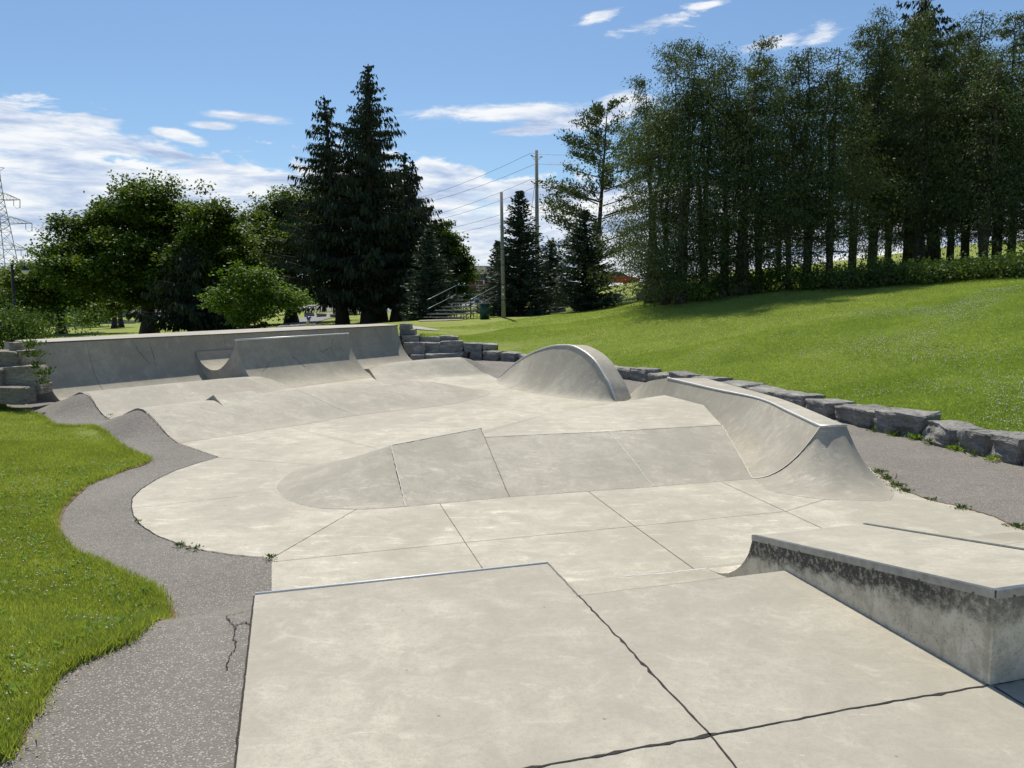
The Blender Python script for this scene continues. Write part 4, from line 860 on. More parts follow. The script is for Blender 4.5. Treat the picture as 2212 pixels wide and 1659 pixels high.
def make_spruce(name, H, R, z0, label, mat, seed, style='norway', group=None, lean=0.0, step=.42, dens_=1.0, tr=.32, wleaf=.13):
    rg = np.random.default_rng(seed); t = thing(name, label, 'tree', (0, 0, 0), 0, group); mb_ = MB(); pts_, rr_ = trunk_mb(H*.985, tr, (lean, 0), .03, seed, .08); mb_.tube(pts_, rr_, 10)
    O = []; D_ = []; Ls = []; Ws = []; h = z0
    while h < H*.985:
        u = (h-z0)/(H-z0); Lm = R*(1-u)**(.98 if style == 'norway' else .92)+.12
        if style == 'norway': Lm *= (1-.45*(1-u)**6)
        if style == 'pine': Lm = R*(1-u)**.62*(1.0 if rg.random() < .75 else .6)+.2
        nb_ = int((4+4*(1-u)) if style == 'norway' else (6 if style == 'pine' else 8+5*(1-u)))
        for b in range(nb_):
            a = rg.uniform(0, 2*pi); L = Lm*(rg.uniform(.50, 1.38) if style == 'norway' else rg.uniform(.62, 1.08)); hb = h+rg.uniform(-.2, .2)*step; ca, sa = cos(a), sin(a); nseg = max(3, int(L/.17*dens_))
            rr__ = np.linspace(.06, 1, nseg)*L; x = rr__/max(L, .01)
            if style == 'norway': zz__ = hb+L*(-.42*x+.34*x**2.6)*(1.0-.7*u)+L*.12*u*x
            elif style == 'blue': zz__ = hb+L*(-.04*x+.20*x**2)*(.6+.8*u)+L*.10*x*u
            else: zz__ = hb+L*(.25*x+.10*x*x)
            pos = np.stack([lean*hb/H+ca*rr__, sa*rr__, zz__], 1)
            if L > .8: mb_.tube([pos[0], pos[nseg//2], pos[-1]], [.035*L/3+.006, .02*L/3+.004, .004], 4, False)
            k = 5 if style == 'norway' else 5; o = np.repeat(pos, k, 0)+rg.normal(size=(nseg*k, 3))*np.array([.07, .07, .05])*min(1, L)
            side = np.array([-sa, ca, 0]); lat = rg.uniform(-1, 1, nseg*k)[:, None]; wid_ = (1-np.repeat(x, k))[:, None]*.6+.25
            if style == 'norway':
                o = o+side*lat*wid_*L*.20; d = np.stack([ca*.35+rg.normal(0, .22, nseg*k), sa*.35+rg.normal(0, .22, nseg*k), np.full(nseg*k, -1.0)+rg.normal(0, .35, nseg*k)], 1); l = rg.uniform(.22, .62, nseg*k)*min(1, .35+L/3.0); w__ = rg.uniform(.6, 1.2, nseg*k)*wleaf
            elif style == 'blue':
                d = np.array([ca, sa, .12])+side*lat*1.3+rg.normal(size=(nseg*k, 3))*.28; l = rg.uniform(.18, .40, nseg*k)*min(1, .4+L/2); w__ = rg.uniform(.6, 1.1, nseg*k)*wleaf*.75
            else:
                keep = np.repeat(x, k) > .35; o = o[keep]+rg.normal(size=(keep.sum(), 3))*.16*min(1, L/2); d = np.array([ca*.4, sa*.4, .6])+rg.normal(size=(keep.sum(), 3))*.7; l = rg.uniform(.14, .30, keep.sum()); w__ = rg.uniform(.5, 1.1, keep.sum())*wleaf*.7
            O.append(o); D_.append(d); Ls.append(l); Ws.append(w__)
        h += step*(1.0-.55*u)*rg.uniform(.8, 1.2)
    mb_.build('trunk', BARK, t, True)
    V, Fq = kites(np.vstack(O), np.vstack(D_), np.concatenate(Ls), np.concatenate(Ws), None, rg); mesh_np('crown', V, Fq, mat, t); return t
def make_cedar(name, H, R, z0, label, seed, group=None, stems=2, lean=.6, dens_=1.0, tr=.17, lowfill=.35):
    rg = np.random.default_rng(seed); t = thing(name, label, 'tree', (0, 0, 0), 0, group); O = []; D_ = []; Ls = []; Ws = []
    for s_ in range(stems):
        mb_ = MB(); ln = (rg.uniform(-1, 1)*lean, rg.uniform(-1, 1)*lean*.5); pts_, rr_ = trunk_mb(H*(1.0 if s_ == 0 else rg.uniform(.74, .93)), tr*rg.uniform(.6, 1.25), ln, .20, seed*7+s_, .08, flare=1.35)
        bx_ = rg.uniform(-.4, .4)*(s_ > 0); pts_ = [(p[0]+bx_, p[1]+rg.uniform(-.02, .02), p[2]) for p in pts_]; mb_.tube(pts_, rr_, 8); P_ = np.array(pts_); Ht = P_[-1, 2]
        ph = rg.uniform(0, 20, 3); nb_ = int(200*dens_/stems*1.3)
        for b in range(nb_):
            u = rg.uniform(0, 1)**.8; hz = z0+(Ht*1.01-z0)*u; q = rg.uniform(0, 2*pi)
            gap = .5+.5*sin(hz*1.9+ph[0]+1.3*sin(q+ph[1]))
            if u < .22 and rg.random() > lowfill: continue
            if .22 < u < .85 and rg.random() < .68*gap: continue
            i = np.clip(hz/Ht*8, 0, 7.99); a_ = int(i); p = P_[a_]+(P_[a_+1]-P_[a_])*(i-a_)
            Lm = (R*(1-u)**.50*(.55+.75*rg.random()**1.3)*(.72+.5*(.5+.5*sin(hz*.9+ph[2]+q)))+.18); ca, sa = cos(q), sin(q)
            rise = rg.uniform(-.15, .5); e = p+np.array([ca*Lm, sa*Lm, Lm*rise]); mid = (p+e)/2-np.array([0, 0, .12*Lm])
            if Lm > .5: mb_.tube([p, mid, e], [.022, .012, .004], 4, False)
            n = int(70*min(1.5, .35+Lm/1.7)*rg.uniform(.6, 1.4)); x = rg.uniform(.25 if Lm < 1 else .42, 1.06, n)[:, None]; sp_ = .11+.10*min(Lm, 2.2)
            o = p+(mid-p)*np.minimum(1, 2*x)+(e-mid)*np.maximum(0, 2*x-1)+np.clip(rg.normal(size=(n, 3)), -1.9, 1.9)*np.array([sp_, sp_, sp_*.62]); o[:, 2] -= .10*rg.random(n)**2*min(Lm, 2)
            d = np.stack([ca*.6+rg.normal(0, .5, n), sa*.6+rg.normal(0, .5, n), -.9+rg.normal(0, .55, n)], 1); O.append(o); D_.append(d); Ls.append(rg.uniform(.08, .21, n)); Ws.append(rg.uniform(.026, .06, n))
        mb_.build('trunk', BARK_C, t, True)
    V, Fq = kites(np.vstack(O), np.vstack(D_), np.concatenate(Ls), np.concatenate(Ws), None, rg); mesh_np('crown', V, Fq, L_CEDAR, t); return t
def shrub(name, c, R, H, mat, label, seed, n=1600, leaf=.09, cat='shrub', group=None, flat=False):
    rg = np.random.default_rng(seed); k = max(3, int(9)); cc_ = rg.normal(size=(k, 3))*np.array([R*.45, R*.4, 0]); cc_[:, 2] = rg.uniform(.25, .75, k)*H
    o = cc_[rg.integers(0, k, n)]+rg.normal(size=(n, 3))*np.array([R*.28, R*.28, H*.2]); o[:, 2] = np.abs(o[:, 2]); d = rg.normal(size=(n, 3))+np.array([0, 0, .5])
    V, Fq = kites(o, d, rg.uniform(.6, 1.3, n)*leaf, rg.uniform(.5, .9, n)*leaf, None, rg); t = thing(name, label, cat, c, rg.uniform(0, 6), group); mesh_np('foliage', V, Fq, mat, t)
    mb_ = MB()
    for i in range(6): q = cc_[i % k]; mb_.tube([(q[0]*.2, q[1]*.2, -.05), tuple(q*.6), tuple(q)], [.02*R+.004, .012*R+.003, .003], 5, False)
    mb_.build('stems', BARK, t); return t
def place(t, u, v, Y, base=None, rz=None, sc=1.0):
    """stand a thing on the ground on the sight line of its foot"""
    x = float(DP(u, v, Y)[0]); z = tz1(x, Y) if base is None else base; t.location = (x, Y, z-.03)
    if rz is not None: t.rotation_euler = (0, 0, rz)
    if sc != 1.0: t.scale = (sc, sc, sc) if np.isscalar(sc) else sc
    return t
def topH(u, v, Y, zb): return float(DP(u, v, Y)[2]-zb)
def std(ub, ut, vt, Y):      # ground height and tree height from the top pixel
    x = float(DP(ub, 700, Y)[0]); zb = tz1(x, Y); return zb, topH(ut, vt, Y, zb)
PXM = lambda Y: Y/FPX

# ---- broadleaf trees on the left
def bigmaple(ub, Y, ls, label, mat, seed, nclump, leaf, per, tr, R, cl=.085):
    x = float(DP(ub, 700, Y)[0]); zb = tz1(x, Y); L_ = lob(ub, Y, zb, ls, .6, seed); H = max(l[2]+l[5] for l in L_); t = make_maple('maple_tree', H, R, 1, label, mat, seed, nclump, leaf, per, None, L_, tr=tr, cl=cl); t.location = (x, Y, zb-.03); return t
bigmaple(322, 60, [(335, 452, 62, 56), (268, 482, 70, 52), (160, 502, 30, 26), (208, 500, 42, 36), (395, 505, 60, 52), (215, 570, 85, 50), (330, 580, 120, 72), (160, 556, 36, 30), (400, 610, 70, 60)], 'tallest spreading maple left of the spruces, dark trunk behind the quarter pipe', L_MAPLE, 3, 430, .23, 210, .60, 7.5, .075)
bigmaple(132, 66, [(85, 590, 52, 34), (60, 628, 50, 26), (175, 612, 80, 40), (115, 655, 60, 20), (225, 655, 70, 26), (150, 575, 40, 30)], 'lower maple with thick trunk by the pond at far left', L_MAPLE, 4, 130, .24, 200, .42, 6, .08)
bigmaple(448, 56, [(458, 500, 40, 55), (400, 590, 50, 75), (485, 575, 60, 75), (436, 462, 13, 34), (478, 468, 12, 26), (440, 660, 80, 45)], 'narrow dark maple between the tall spreading maple and the small bright one', L_MAPLE, 5, 320, .22, 210, .35, 5.5, .085)
bigmaple(630, 68, [(600, 452, 62, 46), (665, 440, 55, 44), (700, 480, 50, 56), (560, 512, 52, 46), (640, 550, 100, 66), (545, 580, 50, 56), (600, 620, 90, 34)], 'round-topped maple behind the left-hand spruce', L_MAPLE, 6, 380, .24, 200, .55, 7.5, .075)
bigmaple(552, 40, [(530, 592, 20, 22), (560, 606, 26, 20), (508, 640, 40, 30), (588, 634, 40, 30), (555, 672, 50, 22), (482, 665, 20, 20), (625, 650, 24, 18), (500, 610, 18, 16)], 'small bright green young maple in front of the spruces', L_MAPLE_Y, 8, 80, .15, 120, .06, 2.4, .13)
bigmaple(958, 68, [(955, 515, 30, 34), (985, 560, 28, 40), (992, 620, 26, 32), (940, 600, 40, 50), (1000, 590, 14, 20)], 'green maple showing at the right flank of the big spruces', L_MAPLE, 9, 150, .23, 190, .3, 4.5, .09)
for k, (ub, vt, Y, R, sd, lab) in enumerate([(20, 540, 150, 8, 11, 'pale green tree below the transmission tower'), (105, 535, 160, 8, 12, 'pale rounded tree behind the pond, right of the tower'), (60, 585, 125, 6, 13, 'mid green tree on the far pond bank behind the lamp'), (-60, 560, 130, 8, 14, 'pale tree cut by the left edge beyond the pond'), (200, 580, 150, 8, 15, 'pale tree beyond the pond half hidden by the low maple'), (300, 600, 155, 9, 18, 'distant pale tree seen under the big maple'), (700, 610, 175, 10, 19, 'distant tree across the road seen between spruce trunks'), (800, 605, 180, 10, 20, 'distant tree across the road left of the house'), (560, 615, 180, 10, 21, 'distant tree across the road behind the young maple'), (420, 640, 170, 10, 22, 'distant low tree across the pond behind the dark maple')]):
    zb, h = std(ub, ub, vt, Y); place(make_maple('leafy_tree', h, R, .3, lab, L_WILLOW, sd, 90, .5, 110, tr=.4, group='trees beyond the pond and road', cl=.10), ub, 690, Y, rz=k)
for ub, vb, Y, hh_, lab in ((247, 705, 78, 5.5, 'slender tree with a pale straight trunk between the pond and big maple'), (262, 704, 82, 5, 'thin dark-trunked tree right of the pale trunk by the pond'), (757, 672, 90, 8, 'leaning thin tree between the round maple and spruce trunks'), (700, 664, 110, 9, 'distant small-trunked tree on the lawn before the road')):
    place(make_maple('maple_tree', hh_, 2.2, hh_*.4, lab, L_MAPLE, int(ub), 40, .25, 90, tr=.3), ub, vb, Y)
# ---- the big spruces
zb, h = std(740, 714, 197, 58); place(make_spruce('spruce_tree', h, 6.2, 2.0, 'left-hand tall dark spruce with drooping branch tips', L_SPRUCE, 21, 'norway', lean=-.85, tr=.42, wleaf=.13, step=.52), 741, 703, 58)
zb, h = std(798, 818, 128, 57); place(make_spruce('spruce_tree', h, 5.6, 2.2, 'tallest dark spruce in the centre of the clump', L_SPRUCE, 22, 'norway', lean=.45, tr=.50, wleaf=.14, step=.46), 797, 698, 57)
zb, h = std(824, 795, 172, 60); place(make_spruce('spruce_tree', h, 4.4, 2.2, 'second leader spruce close behind the tallest one', L_SPRUCE, 23, 'norway', lean=-.8, tr=.42, wleaf=.14, step=.5), 824, 697, 60)
zb, h = std(851, 906, 345, 58); place(make_spruce('spruce_tree', h, 5.2, 1.9, 'lower right-hand dark spruce of the clump, skirts spreading right', L_SPRUCE, 24, 'norway', lean=1.6, tr=.36, wleaf=.14, step=.46), 853, 696, 58)
zb, h = std(870, 872, 318, 62); place(make_spruce('spruce_tree', h, 4.6, 2.5, 'dark spruce filling the right shoulder of the clump', L_SPRUCE, 26, 'norway', lean=.4, tr=.3, wleaf=.14, step=.5), 872, 694, 63)
zb, h = std(420, 425, 520, 54); place(make_spruce('spruce_tree', h, 4.6, .1, 'dark low-skirted conifer hidden under the maples behind the wall', L_SPRUCE, 25, 'norway', tr=.3, wleaf=.2, step=.45), 425, 715, 54)
zb, h = std(500, 500, 560, 60); place(make_spruce('spruce_tree', h, 4.2, .1, 'dark conifer behind the young maple', L_SPRUCE, 27, 'norway', tr=.3, wleaf=.2, step=.45), 500, 713, 60)
# ---- blue spruces and the pine
for (ub, vt, vb, Y, R, sd, lab) in [(930, 490, 686, 50, 2.0, 31, 'slim young blue spruce left of the bleachers'), (1124, 410, 681, 49, 2.5, 32, 'pointed blue spruce right of the wooden pole'), (1078, 520, 678, 54, 1.5, 33, 'smaller blue spruce peeping out behind the wooden pole'), (1262, 452, 671, 47, 2.5, 34, 'dense blue spruce in front of the pine'), (1190, 520, 668, 58, 2.3, 35, 'blue spruce in the gap between the two dense ones'), (1425, 560, 655, 60, 1.8, 36, 'small spruce beneath the leftmost cedar')]:
    zb, h = std(ub, ub, vt, Y); place(make_spruce('blue_spruce', h, R, .05, lab, L_BLUE, sd, 'blue', group='young blue spruces on the lawn', step=.23, tr=.16, wleaf=.13, dens_=1.1), ub, vb, Y)
zb, h = std(1285, 1308, 212, 55); place(make_spruce('pine_tree', h, 5.8, 3.0, 'open-branched white pine rising behind the blue spruce', L_PINE, 41, 'pine', lean=.9, step=1.25, tr=.24, wleaf=.17, dens_=3.4), 1283, 668, 55)
# ---- cedar belt on the crest
ced = [(1432, 100, 39, 3.6, 2), (1520, 135, 38.5, 3.3, 3), (1470, 112, 38, 3.4, 3), (1560, 118, 38, 2.4, 2), (1600, 106, 37.5, 2.2, 3), (1640, 128, 38, 2.2, 2), (1700, 122, 37, 2.2, 2), (1740, 108, 37, 2.2, 3), (1790, 112, 37, 2.3, 2), (1840, 66, 36, 2.4, 2), (1885, 34, 36, 2.5, 3), (1950, 48, 35.5, 2.5, 2), (2010, 40, 35, 2.6, 3), (2080, 34, 34, 2.6, 2), (2150, 38, 33, 2.6, 3), (2225, 30, 32, 2.7, 2), (2310, 60, 31, 2.8, 2), (1410, 185, 43, 2.3, 2), (1915, 60, 41, 2.6, 2), (2050, 70, 40.5, 2.6, 2), (2180, 90, 38, 2.7, 3), (1680, 190, 44, 2.2, 2), (1980, 130, 33.5, 2.0, 2), (2120, 120, 31.5, 2.1, 2), (1880, 110, 46, 2.6, 2), (2010, 120, 45, 2.8, 2), (2120, 110, 43, 2.8, 2)]
protos = []
for i, (ub, vt, Y, R, st_) in enumerate(ced):
    zb, h = std(ub, ub, vt, Y); h *= 1.02; R *= 1.12 if i > 2 else 1.0; Y = Y+(4.0 if ub > 1800 else 0); zb, h = std(ub, ub, vt, Y); h *= 1.02; order = sorted(range(len(ced)), key=lambda q: ced[q][0]).index(i)
    lab = f'tall shaggy cedar, {ORD[order]} from the left in the dark tree belt'
    if i < 8: t = make_cedar('cedar_tree', h, R, .6 if i < 3 else 1.5, lab, 100+i, 'cedars on the hill crest', st_, .8, 1.2, lowfill=1.2 if i < 4 else .75); t['h0'] = h; protos.append((t, h))
    else:
        src, h0 = protos[3+(i*3) % 5]; t = copy_tree(src); t['label'] = lab; s_ = h/h0; w__ = max(.95, R/3.0)*random.uniform(.92, 1.12)
        t.scale = (w__, w__, s_)
    t.rotation_euler = (0, 0, 0 if i == 0 else i*1.3)
    x = float(DP(ub, 650, Y)[0]); t.location = (x, Y, tz1(x, Y)-.1)
for o in bpy.data.objects:
    if 'h0' in o: del o['h0']
zb, h = std(1968, 1965, -95, 44); place(make_spruce('spruce_tree', h, 4.6, 4.0, 'very tall spruce poking out above the cedar belt at the top edge', L_SPRUCE, 51, 'norway', tr=.4, wleaf=.14, step=.55), 1966, 640, 44)
# understorey along the crest
for i, u_ in enumerate(np.linspace(1440, 2260, 26)):
    Y = np.interp(u_, [1440, 1850, 2212], [40.5, 34.2, 30.2])+random.uniform(-.5, .9); x = float(DP(u_, 650, Y)[0]); H_ = random.uniform(.75, 1.5) if u_ < 1900 else random.uniform(.7, 1.2)
    shrub('bush', (x, Y, tz1(x, Y)-.1), 1.15, H_, L_SHRUB if i % 3 else L_CEDAR, f'low undergrowth bush at the foot of the cedars, {ORD[i]} from the left', 200+i, 1100, .12, 'bush', 'undergrowth below the cedars')
shrub('bush', (*DP(20, 728, 30)[:2], tz1(*DP(20, 728, 30)[:2])), 1.6, 1.7, L_SHRUB, 'rounded leafy shrub left of the lamp post', 301, 3000, .12, 'bush')
shrub('bush', (*DP(62, 728, 31)[:2], tz1(*DP(62, 728, 31)[:2])), 1.15, 1.75, L_SHRUB, 'feathery pale shrub right of the lamp post', 302, 2600, .11, 'bush')
shrub('bush', (*DP(212, 700, 92)[:2], -.2), 2.4, 2.2, L_SHRUB, 'reedy clump at the pond edge under the big maple', 303, 1500, .35, 'bush')
shrub('bush', (*DP(150, 702, 92)[:2], -.2), 1.2, 1.2, L_WEED, 'small yellow-green plant on the pond edge', 304, 500, .3, 'bush')
shrub('bush', (*DP(50, 664, 144)[:2], 1.2), 2.2, 2.4, L_RED, 'vivid red shrub across the pond', 305, 900, .5, 'bush')

# weeds
def weed(c, R, H, n, seed, label, mat=L_WEED, leaf=.07, name='weed'):
    rg = np.random.default_rng(seed); a = rg.uniform(0, 2*pi, n); r_ = np.abs(rg.normal(0, R*.5, n)); o = np.stack([np.cos(a)*r_, np.sin(a)*r_, rg.uniform(0, .55, n)*H], 1)
    d = np.stack([np.cos(a)+rg.normal(0, .4, n), np.sin(a)+rg.normal(0, .4, n), rg.uniform(.2, 1.6, n)], 1); V, Fq = kites(o, d, rg.uniform(.6, 1.4, n)*leaf, rg.uniform(.25, .5, n)*leaf, None, rg)
    o_ = mesh_np(name, V, Fq, mat); o_.location = [float(q) for q in c]; return tag(o_, label, 'weed')
fern_px = [(67, 747, .35), (72, 768, .4), (79, 792, .25), (90, 810, .22), (93, 826, .2), (104, 806, .22)]
for i, (u_, v_, R_) in enumerate(fern_px):
    p = DP(u_, v_, 18.35-(.0 if i < 3 else .35)); weed(p-np.array([0, 0, .06]), R_*.62, .28, [160, 200, 110, 70, 70, 60][i], 400+i, ['leafy vine spilling from the top of the left wall beside the ramp', 'thick creeper hanging halfway down the left stone wall corner', 'creeper tuft on the quarter pipe edge below the vine', 'small creeper sprig beside the quarter pipe edge', 'lowest yellow-green sprig at the quarter pipe edge', 'single fern frond against the shaded quarter pipe face'][i], L_SHRUB, .085, 'creeper')
wd = [(587, 1207, 'dark weed growing in the joint corner where asphalt meets the slab', .06, .04, 60), (389, 1179, 'flat weed in the crack along the curved slab edge', .07, .03, 60), (420, 1186, 'thin weed strand in the curved slab edge', .09, .02, 40), (299, 1128, 'tiny weed in the left part of the curved edge', .04, .03, 20), (239, 904, 'sprout in the notch between the two asphalt mounds', .10, .16, 40)]
for i, (u_, v_, lab, R_, H_, n) in enumerate(wd): weed(P(u_, v_, .01), R_, H_, n, 500+i, lab, L_SHRUB, .035)
for i, (u_, v_, R_, H_, n, lab) in enumerate([(1901, 1023, .16, .16, 110, 'tallest weed tuft at the base of the side quarter pipe'), (1914, 1035, .16, .09, 120, 'weed strip just below the tallest tuft'), (1935, 1049, .17, .07, 120, 'moss and weed along the slab edge, middle of the strip'), (1958, 1061, .16, .05, 90, 'thin end of the weed strip on the slab edge'), (2078, 1098, .14, .06, 90, 'isolated weed patch on the right slab edge'), (2192, 1138, .12, .06, 90, 'weed patch where the slab edge leaves the photo'), (2010, 1079, .12, .03, 40, 'brown low weed on the right slab edge')]): weed(P(u_, v_, .0), R_*.8, H_*.45, n, 520+i, lab, L_SHRUB, .04)
for i, (u_, v_, R_, H_, n, lab, m_) in enumerate([(1846, 900, .16, .42, 160, 'upright fern against the dark edging block', L_WEED), (1892, 932, .2, .16, 90, 'dry tan weeds left of the long pitted block', L_SHRUB), (1930, 941, .22, .16, 110, 'reddish dry weeds under the long pitted block', L_SHRUB), (1978, 950, .2, .2, 130, 'broad-leaved weeds between two edging blocks', L_WEED), (2012, 960, .2, .16, 110, 'mixed weeds at the foot of the rounded block', L_WEED), (2062, 973, .16, .16, 100, 'weed tuft between the rounded and the smooth block', L_WEED), (2100, 985, .1, .14, 50, 'grassy sprout at the foot of the smooth block', L_WEED), (2145, 996, .14, .14, 60, 'weed tuft beside the last full block', L_WEED), (912, 730, .4, .4, 120, 'grassy weed tuft on the stacked limestone', L_SHRUB)]):
    p = P(u_, v_, .0) if i < 8 else DP(u_, v_, 33.0); weed(p, R_*.8, H_*.7, n, 540+i, lab, m_ if i % 2 else L_SHRUB, .06)
shrub('bush', (*DP(1500, 640, 39)[:2], tz1(*DP(1500, 640, 39)[:2])), 1.4, .9, L_WEED, 'light green leafy undergrowth beside the leftmost cedar trunks', 306, 1200, .14, 'bush')
# ---- grass blades and clover
def blades(x, y, hgt, wdt, mat, name, seed, nz=1.0):
    rg = np.random.default_rng(seed); n = len(x); z = gz(x, y); a = rg.uniform(0, 2*pi, n); h_ = hgt*rg.uniform(.5, 1.35, n); w__ = wdt*rg.uniform(.6, 1.3, n)
    bx_, by_ = np.cos(a)*w__/2, np.sin(a)*w__/2; lx, ly = rg.normal(0, .45, n)*h_, rg.normal(0, .45, n)*h_
    V = np.stack([np.stack([x-bx_, y-by_, z-.005], 1), np.stack([x+bx_, y+by_, z-.005], 1), np.stack([x+lx, y+ly, z+h_], 1)], 1).reshape(-1, 3)
    return mesh_np(name, V, np.arange(3*n).reshape(-1, 3), mat)
def scatter(n, poly_fn, xr, yr, seed, power=0):
    rg = np.random.default_rng(seed); x = rg.uniform(*xr, n); y = rg.uniform(*yr, n); k = poly_fn(x, y); return x[k], y[k]
fov = lambda x, y, m=.72: (np.abs(x) < m*y+.4)
def lawn(x, y): return ~inpoly(x, y, park_poly) & fov(x, y)
xs, ys = [], []
for (n, xr, yr, sd) in [(420000, (-7, -1.9), (2.6, 9), 1), (260000, (-9.5, -3), (8.5, 14), 2), (120000, (-13, -6), (13.5, 19), 3)]:
    a, b = scatter(n, lambda x, y: lawn(x, y) & (x < 0), xr, yr, sd); xs.append(a); ys.append(b)
gb = blades(np.concatenate(xs), np.concatenate(ys), .038, .0085, L_GRASS, 'grass', 5); tag(gb, kind='stuff')
xs, ys = [], []
for (n, xr, yr, sd) in [(330000, (6.5, 17), (10.5, 18), 11), (330000, (3, 20), (18, 27), 12), (300000, (-4, 22), (27, 38), 13), (330000, (-9, 22), (38, 64), 14)]:
    a, b = scatter(n, lambda x, y: lawn(x, y) & (x > -5.5) & (np.random.default_rng(sd).random(len(x)) > (y-34)/28), xr, yr, sd); xs.append(a); ys.append(b)
gb = blades(np.concatenate(xs), np.concatenate(ys), .032, .022, L_GRASS2, 'grass', 6); tag(gb, kind='stuff')
def flowers(x, y, s_, name, hz=.05):
    rg = np.random.default_rng(9); n = len(x); z = gz(x, y)+hz; V = []; o = np.stack([x, y, z], 1); a = s_*rg.uniform(.6, 1.3, n)[:, None]
    ex = np.array([1, 0, 0])*a; ey = np.array([0, 1, 0])*a; ez = np.array([0, 0, 1])*a; V = np.stack([o-ex, o+ex, o-ey, o+ey, o+ez*1.0, o-ez*.6], 1).reshape(-1, 3); b = np.arange(n)[:, None]*6
    Fq = np.vstack([b+np.array(t_) for t_ in ((0, 2, 4), (2, 1, 4), (1, 3, 4), (3, 0, 4), (2, 0, 5), (1, 2, 5), (3, 1, 5), (0, 3, 5))]); return mesh_np(name, V, Fq, FLOWER)
a, b = scatter(5200, lambda x, y: lawn(x, y) & (x < 0), (-8, -2), (3, 12), 31); ns = np.array([mnoise.noise(Vector((p*.9, q*.9, 3))) for p, q in zip(a, b)]); k = ns+RNG.normal(0, .2, len(ns)) > .05
tag(flowers(a[k], b[k], .0085, 'clover_flowers', .04), kind='stuff')
a, b = scatter(30000, lambda x, y: lawn(x, y) & (x > 0), (3, 18), (11, 27), 32); ns = np.array([mnoise.noise(Vector((p*.35, q*.35, 7))) for p, q in zip(a, b)]); k = ns+RNG.normal(0, .16, len(ns)) > .20
tag(flowers(a[k], b[k], .013, 'clover_flowers', .045), kind='stuff')
# broad leaves among the left lawn
a, b = scatter(2600, lambda x, y: lawn(x, y) & (x < 0), (-8, -2), (2.8, 12), 41); edge_ = dist_poly(a, b, LEFT_J); k = (RNG.random(len(a)) < np.where(edge_ < .35, .9, .28)); a, b = a[k], b[k]
rg = np.random.default_rng(3); aa = np.repeat(a, 6)+rg.normal(0, .015, 6*len(a)); bb_ = np.repeat(b, 6)+rg.normal(0, .015, 6*len(b)); ang_ = rg.uniform(0, 2*pi, len(aa)); dd_ = np.stack([np.cos(ang_), np.sin(ang_), rg.uniform(.15, .9, len(aa))], 1)
V, Fq = kites(np.stack([aa, bb_, gz(aa, bb_)+.012], 1), dd_, rg.uniform(.035, .085, len(aa)), rg.uniform(.018, .035, len(aa)), np.tile([0, 0, 1.0], (len(aa), 1))+rg.normal(0, .2, (len(aa), 3)), rg)
tag(mesh_np('broadleaf_weeds', V, Fq, L_WEED), kind='stuff')

# ======================= furniture and background =======================
GREEN = simple('dark_green_paint', (.018, .060, .045), .45, .3, .2, 12); ALU = simple('worn_aluminium', (.20, .20, .19), .4, .7, .15, 15); BLACK = simple('black_paint', (.012, .013, .014), .45, .2, .1, 10)
WHITE = simple('white_paint', (.72, .71, .68), .5, 0, .06, 10); BRICK = simple('red_brick', (.24, .085, .055), .9, 0, .3, 3); SHINGLE = simple('roof_shingle', (.085, .075, .070), .9, 0, .25, 2); ORANGE = simple('orange_plastic', (.62, .10, .02), .5, 0, .08, 5)
# bleachers
bY = 46.0; bx0 = float(DP(922, 688, bY)[0]); t = thing('bleachers', 'five-row open metal bleachers with bright sloping handrails on the grass', 'bleachers', (bx0, bY, tz1(bx0+1, bY)-.02))
e1 = np.array([.955, -.30, 0]); e2 = np.array([.62, .78, 0]); up = np.array([0, 0, 1.0]); LB_ = 2.72
def bp(a, b, z): return e1*a+e2*b+up*z
for i in range(5):
    b_ = .12+.62*i; z_ = .36+.205*i
    for (nm, db, dz_, wdt, mt) in (('seat', 0, 0, .24, ALU), ('footboard', -.30, -.17, .20, ALU)):
        m_ = MB(); q = []
        for (A_, B_) in ((0, -wdt/2), (LB_, -wdt/2), (LB_, wdt/2), (0, wdt/2)): q.append(bp(A_, b_+db+B_, z_+dz_))
        m_.add(q+[p-up*.04 for p in q], [(0, 1, 2, 3), (7, 6, 5, 4), (0, 4, 5, 1), (1, 5, 6, 2), (2, 6, 7, 3), (3, 7, 4, 0)]); m_.build(nm, mt, t)
for A_ in (.3, LB_/2, LB_-.3):
    m_ = MB(); m_.tube([bp(A_, -.25, .02), bp(A_, 2.9, .02)], .025, 6); m_.tube([bp(A_, -.1, .20), bp(A_, 2.7, 1.10)], .022, 6)
    for i in range(5): m_.tube([bp(A_, .12+.62*i, .02), bp(A_, .12+.62*i, .33+.205*i)], .02, 6)
    m_.tube([bp(A_, .1, .05), bp(A_, 2.6, 1.05)], .014, 5); m_.build('support_frame', GREEN, t)
for k, A_ in enumerate((0.0, LB_)):
    for nm, off in (('handrail', .84), ('handrail', .30)):
        m_ = MB(); m_.tube([bp(A_, .05, .36+off), bp(A_, .25, .40+off), bp(A_, 2.62, 1.20+off)], .024, 8); m_.build(nm, GALV, t, True)
    for i in range(5): m_ = MB(); m_.tube([bp(A_, .12+.62*i, .30+.205*i), bp(A_, .12+.62*i, 1.21+.205*i)], .018, 6); m_.build('rail_post', GREEN, t)
for off in (.84, .30, ):
    m_ = MB(); m_.tube([bp(0, 2.62, 1.20+off), bp(LB_, 2.62, 1.20+off)], .022, 8); m_.build('back_rail', GREEN, t, True)
m_ = MB()
for i in range(4): m_.tube([bp(LB_*i/3, 2.66, 0), bp(LB_*i/3, 2.66, 2.04)], .022, 6)
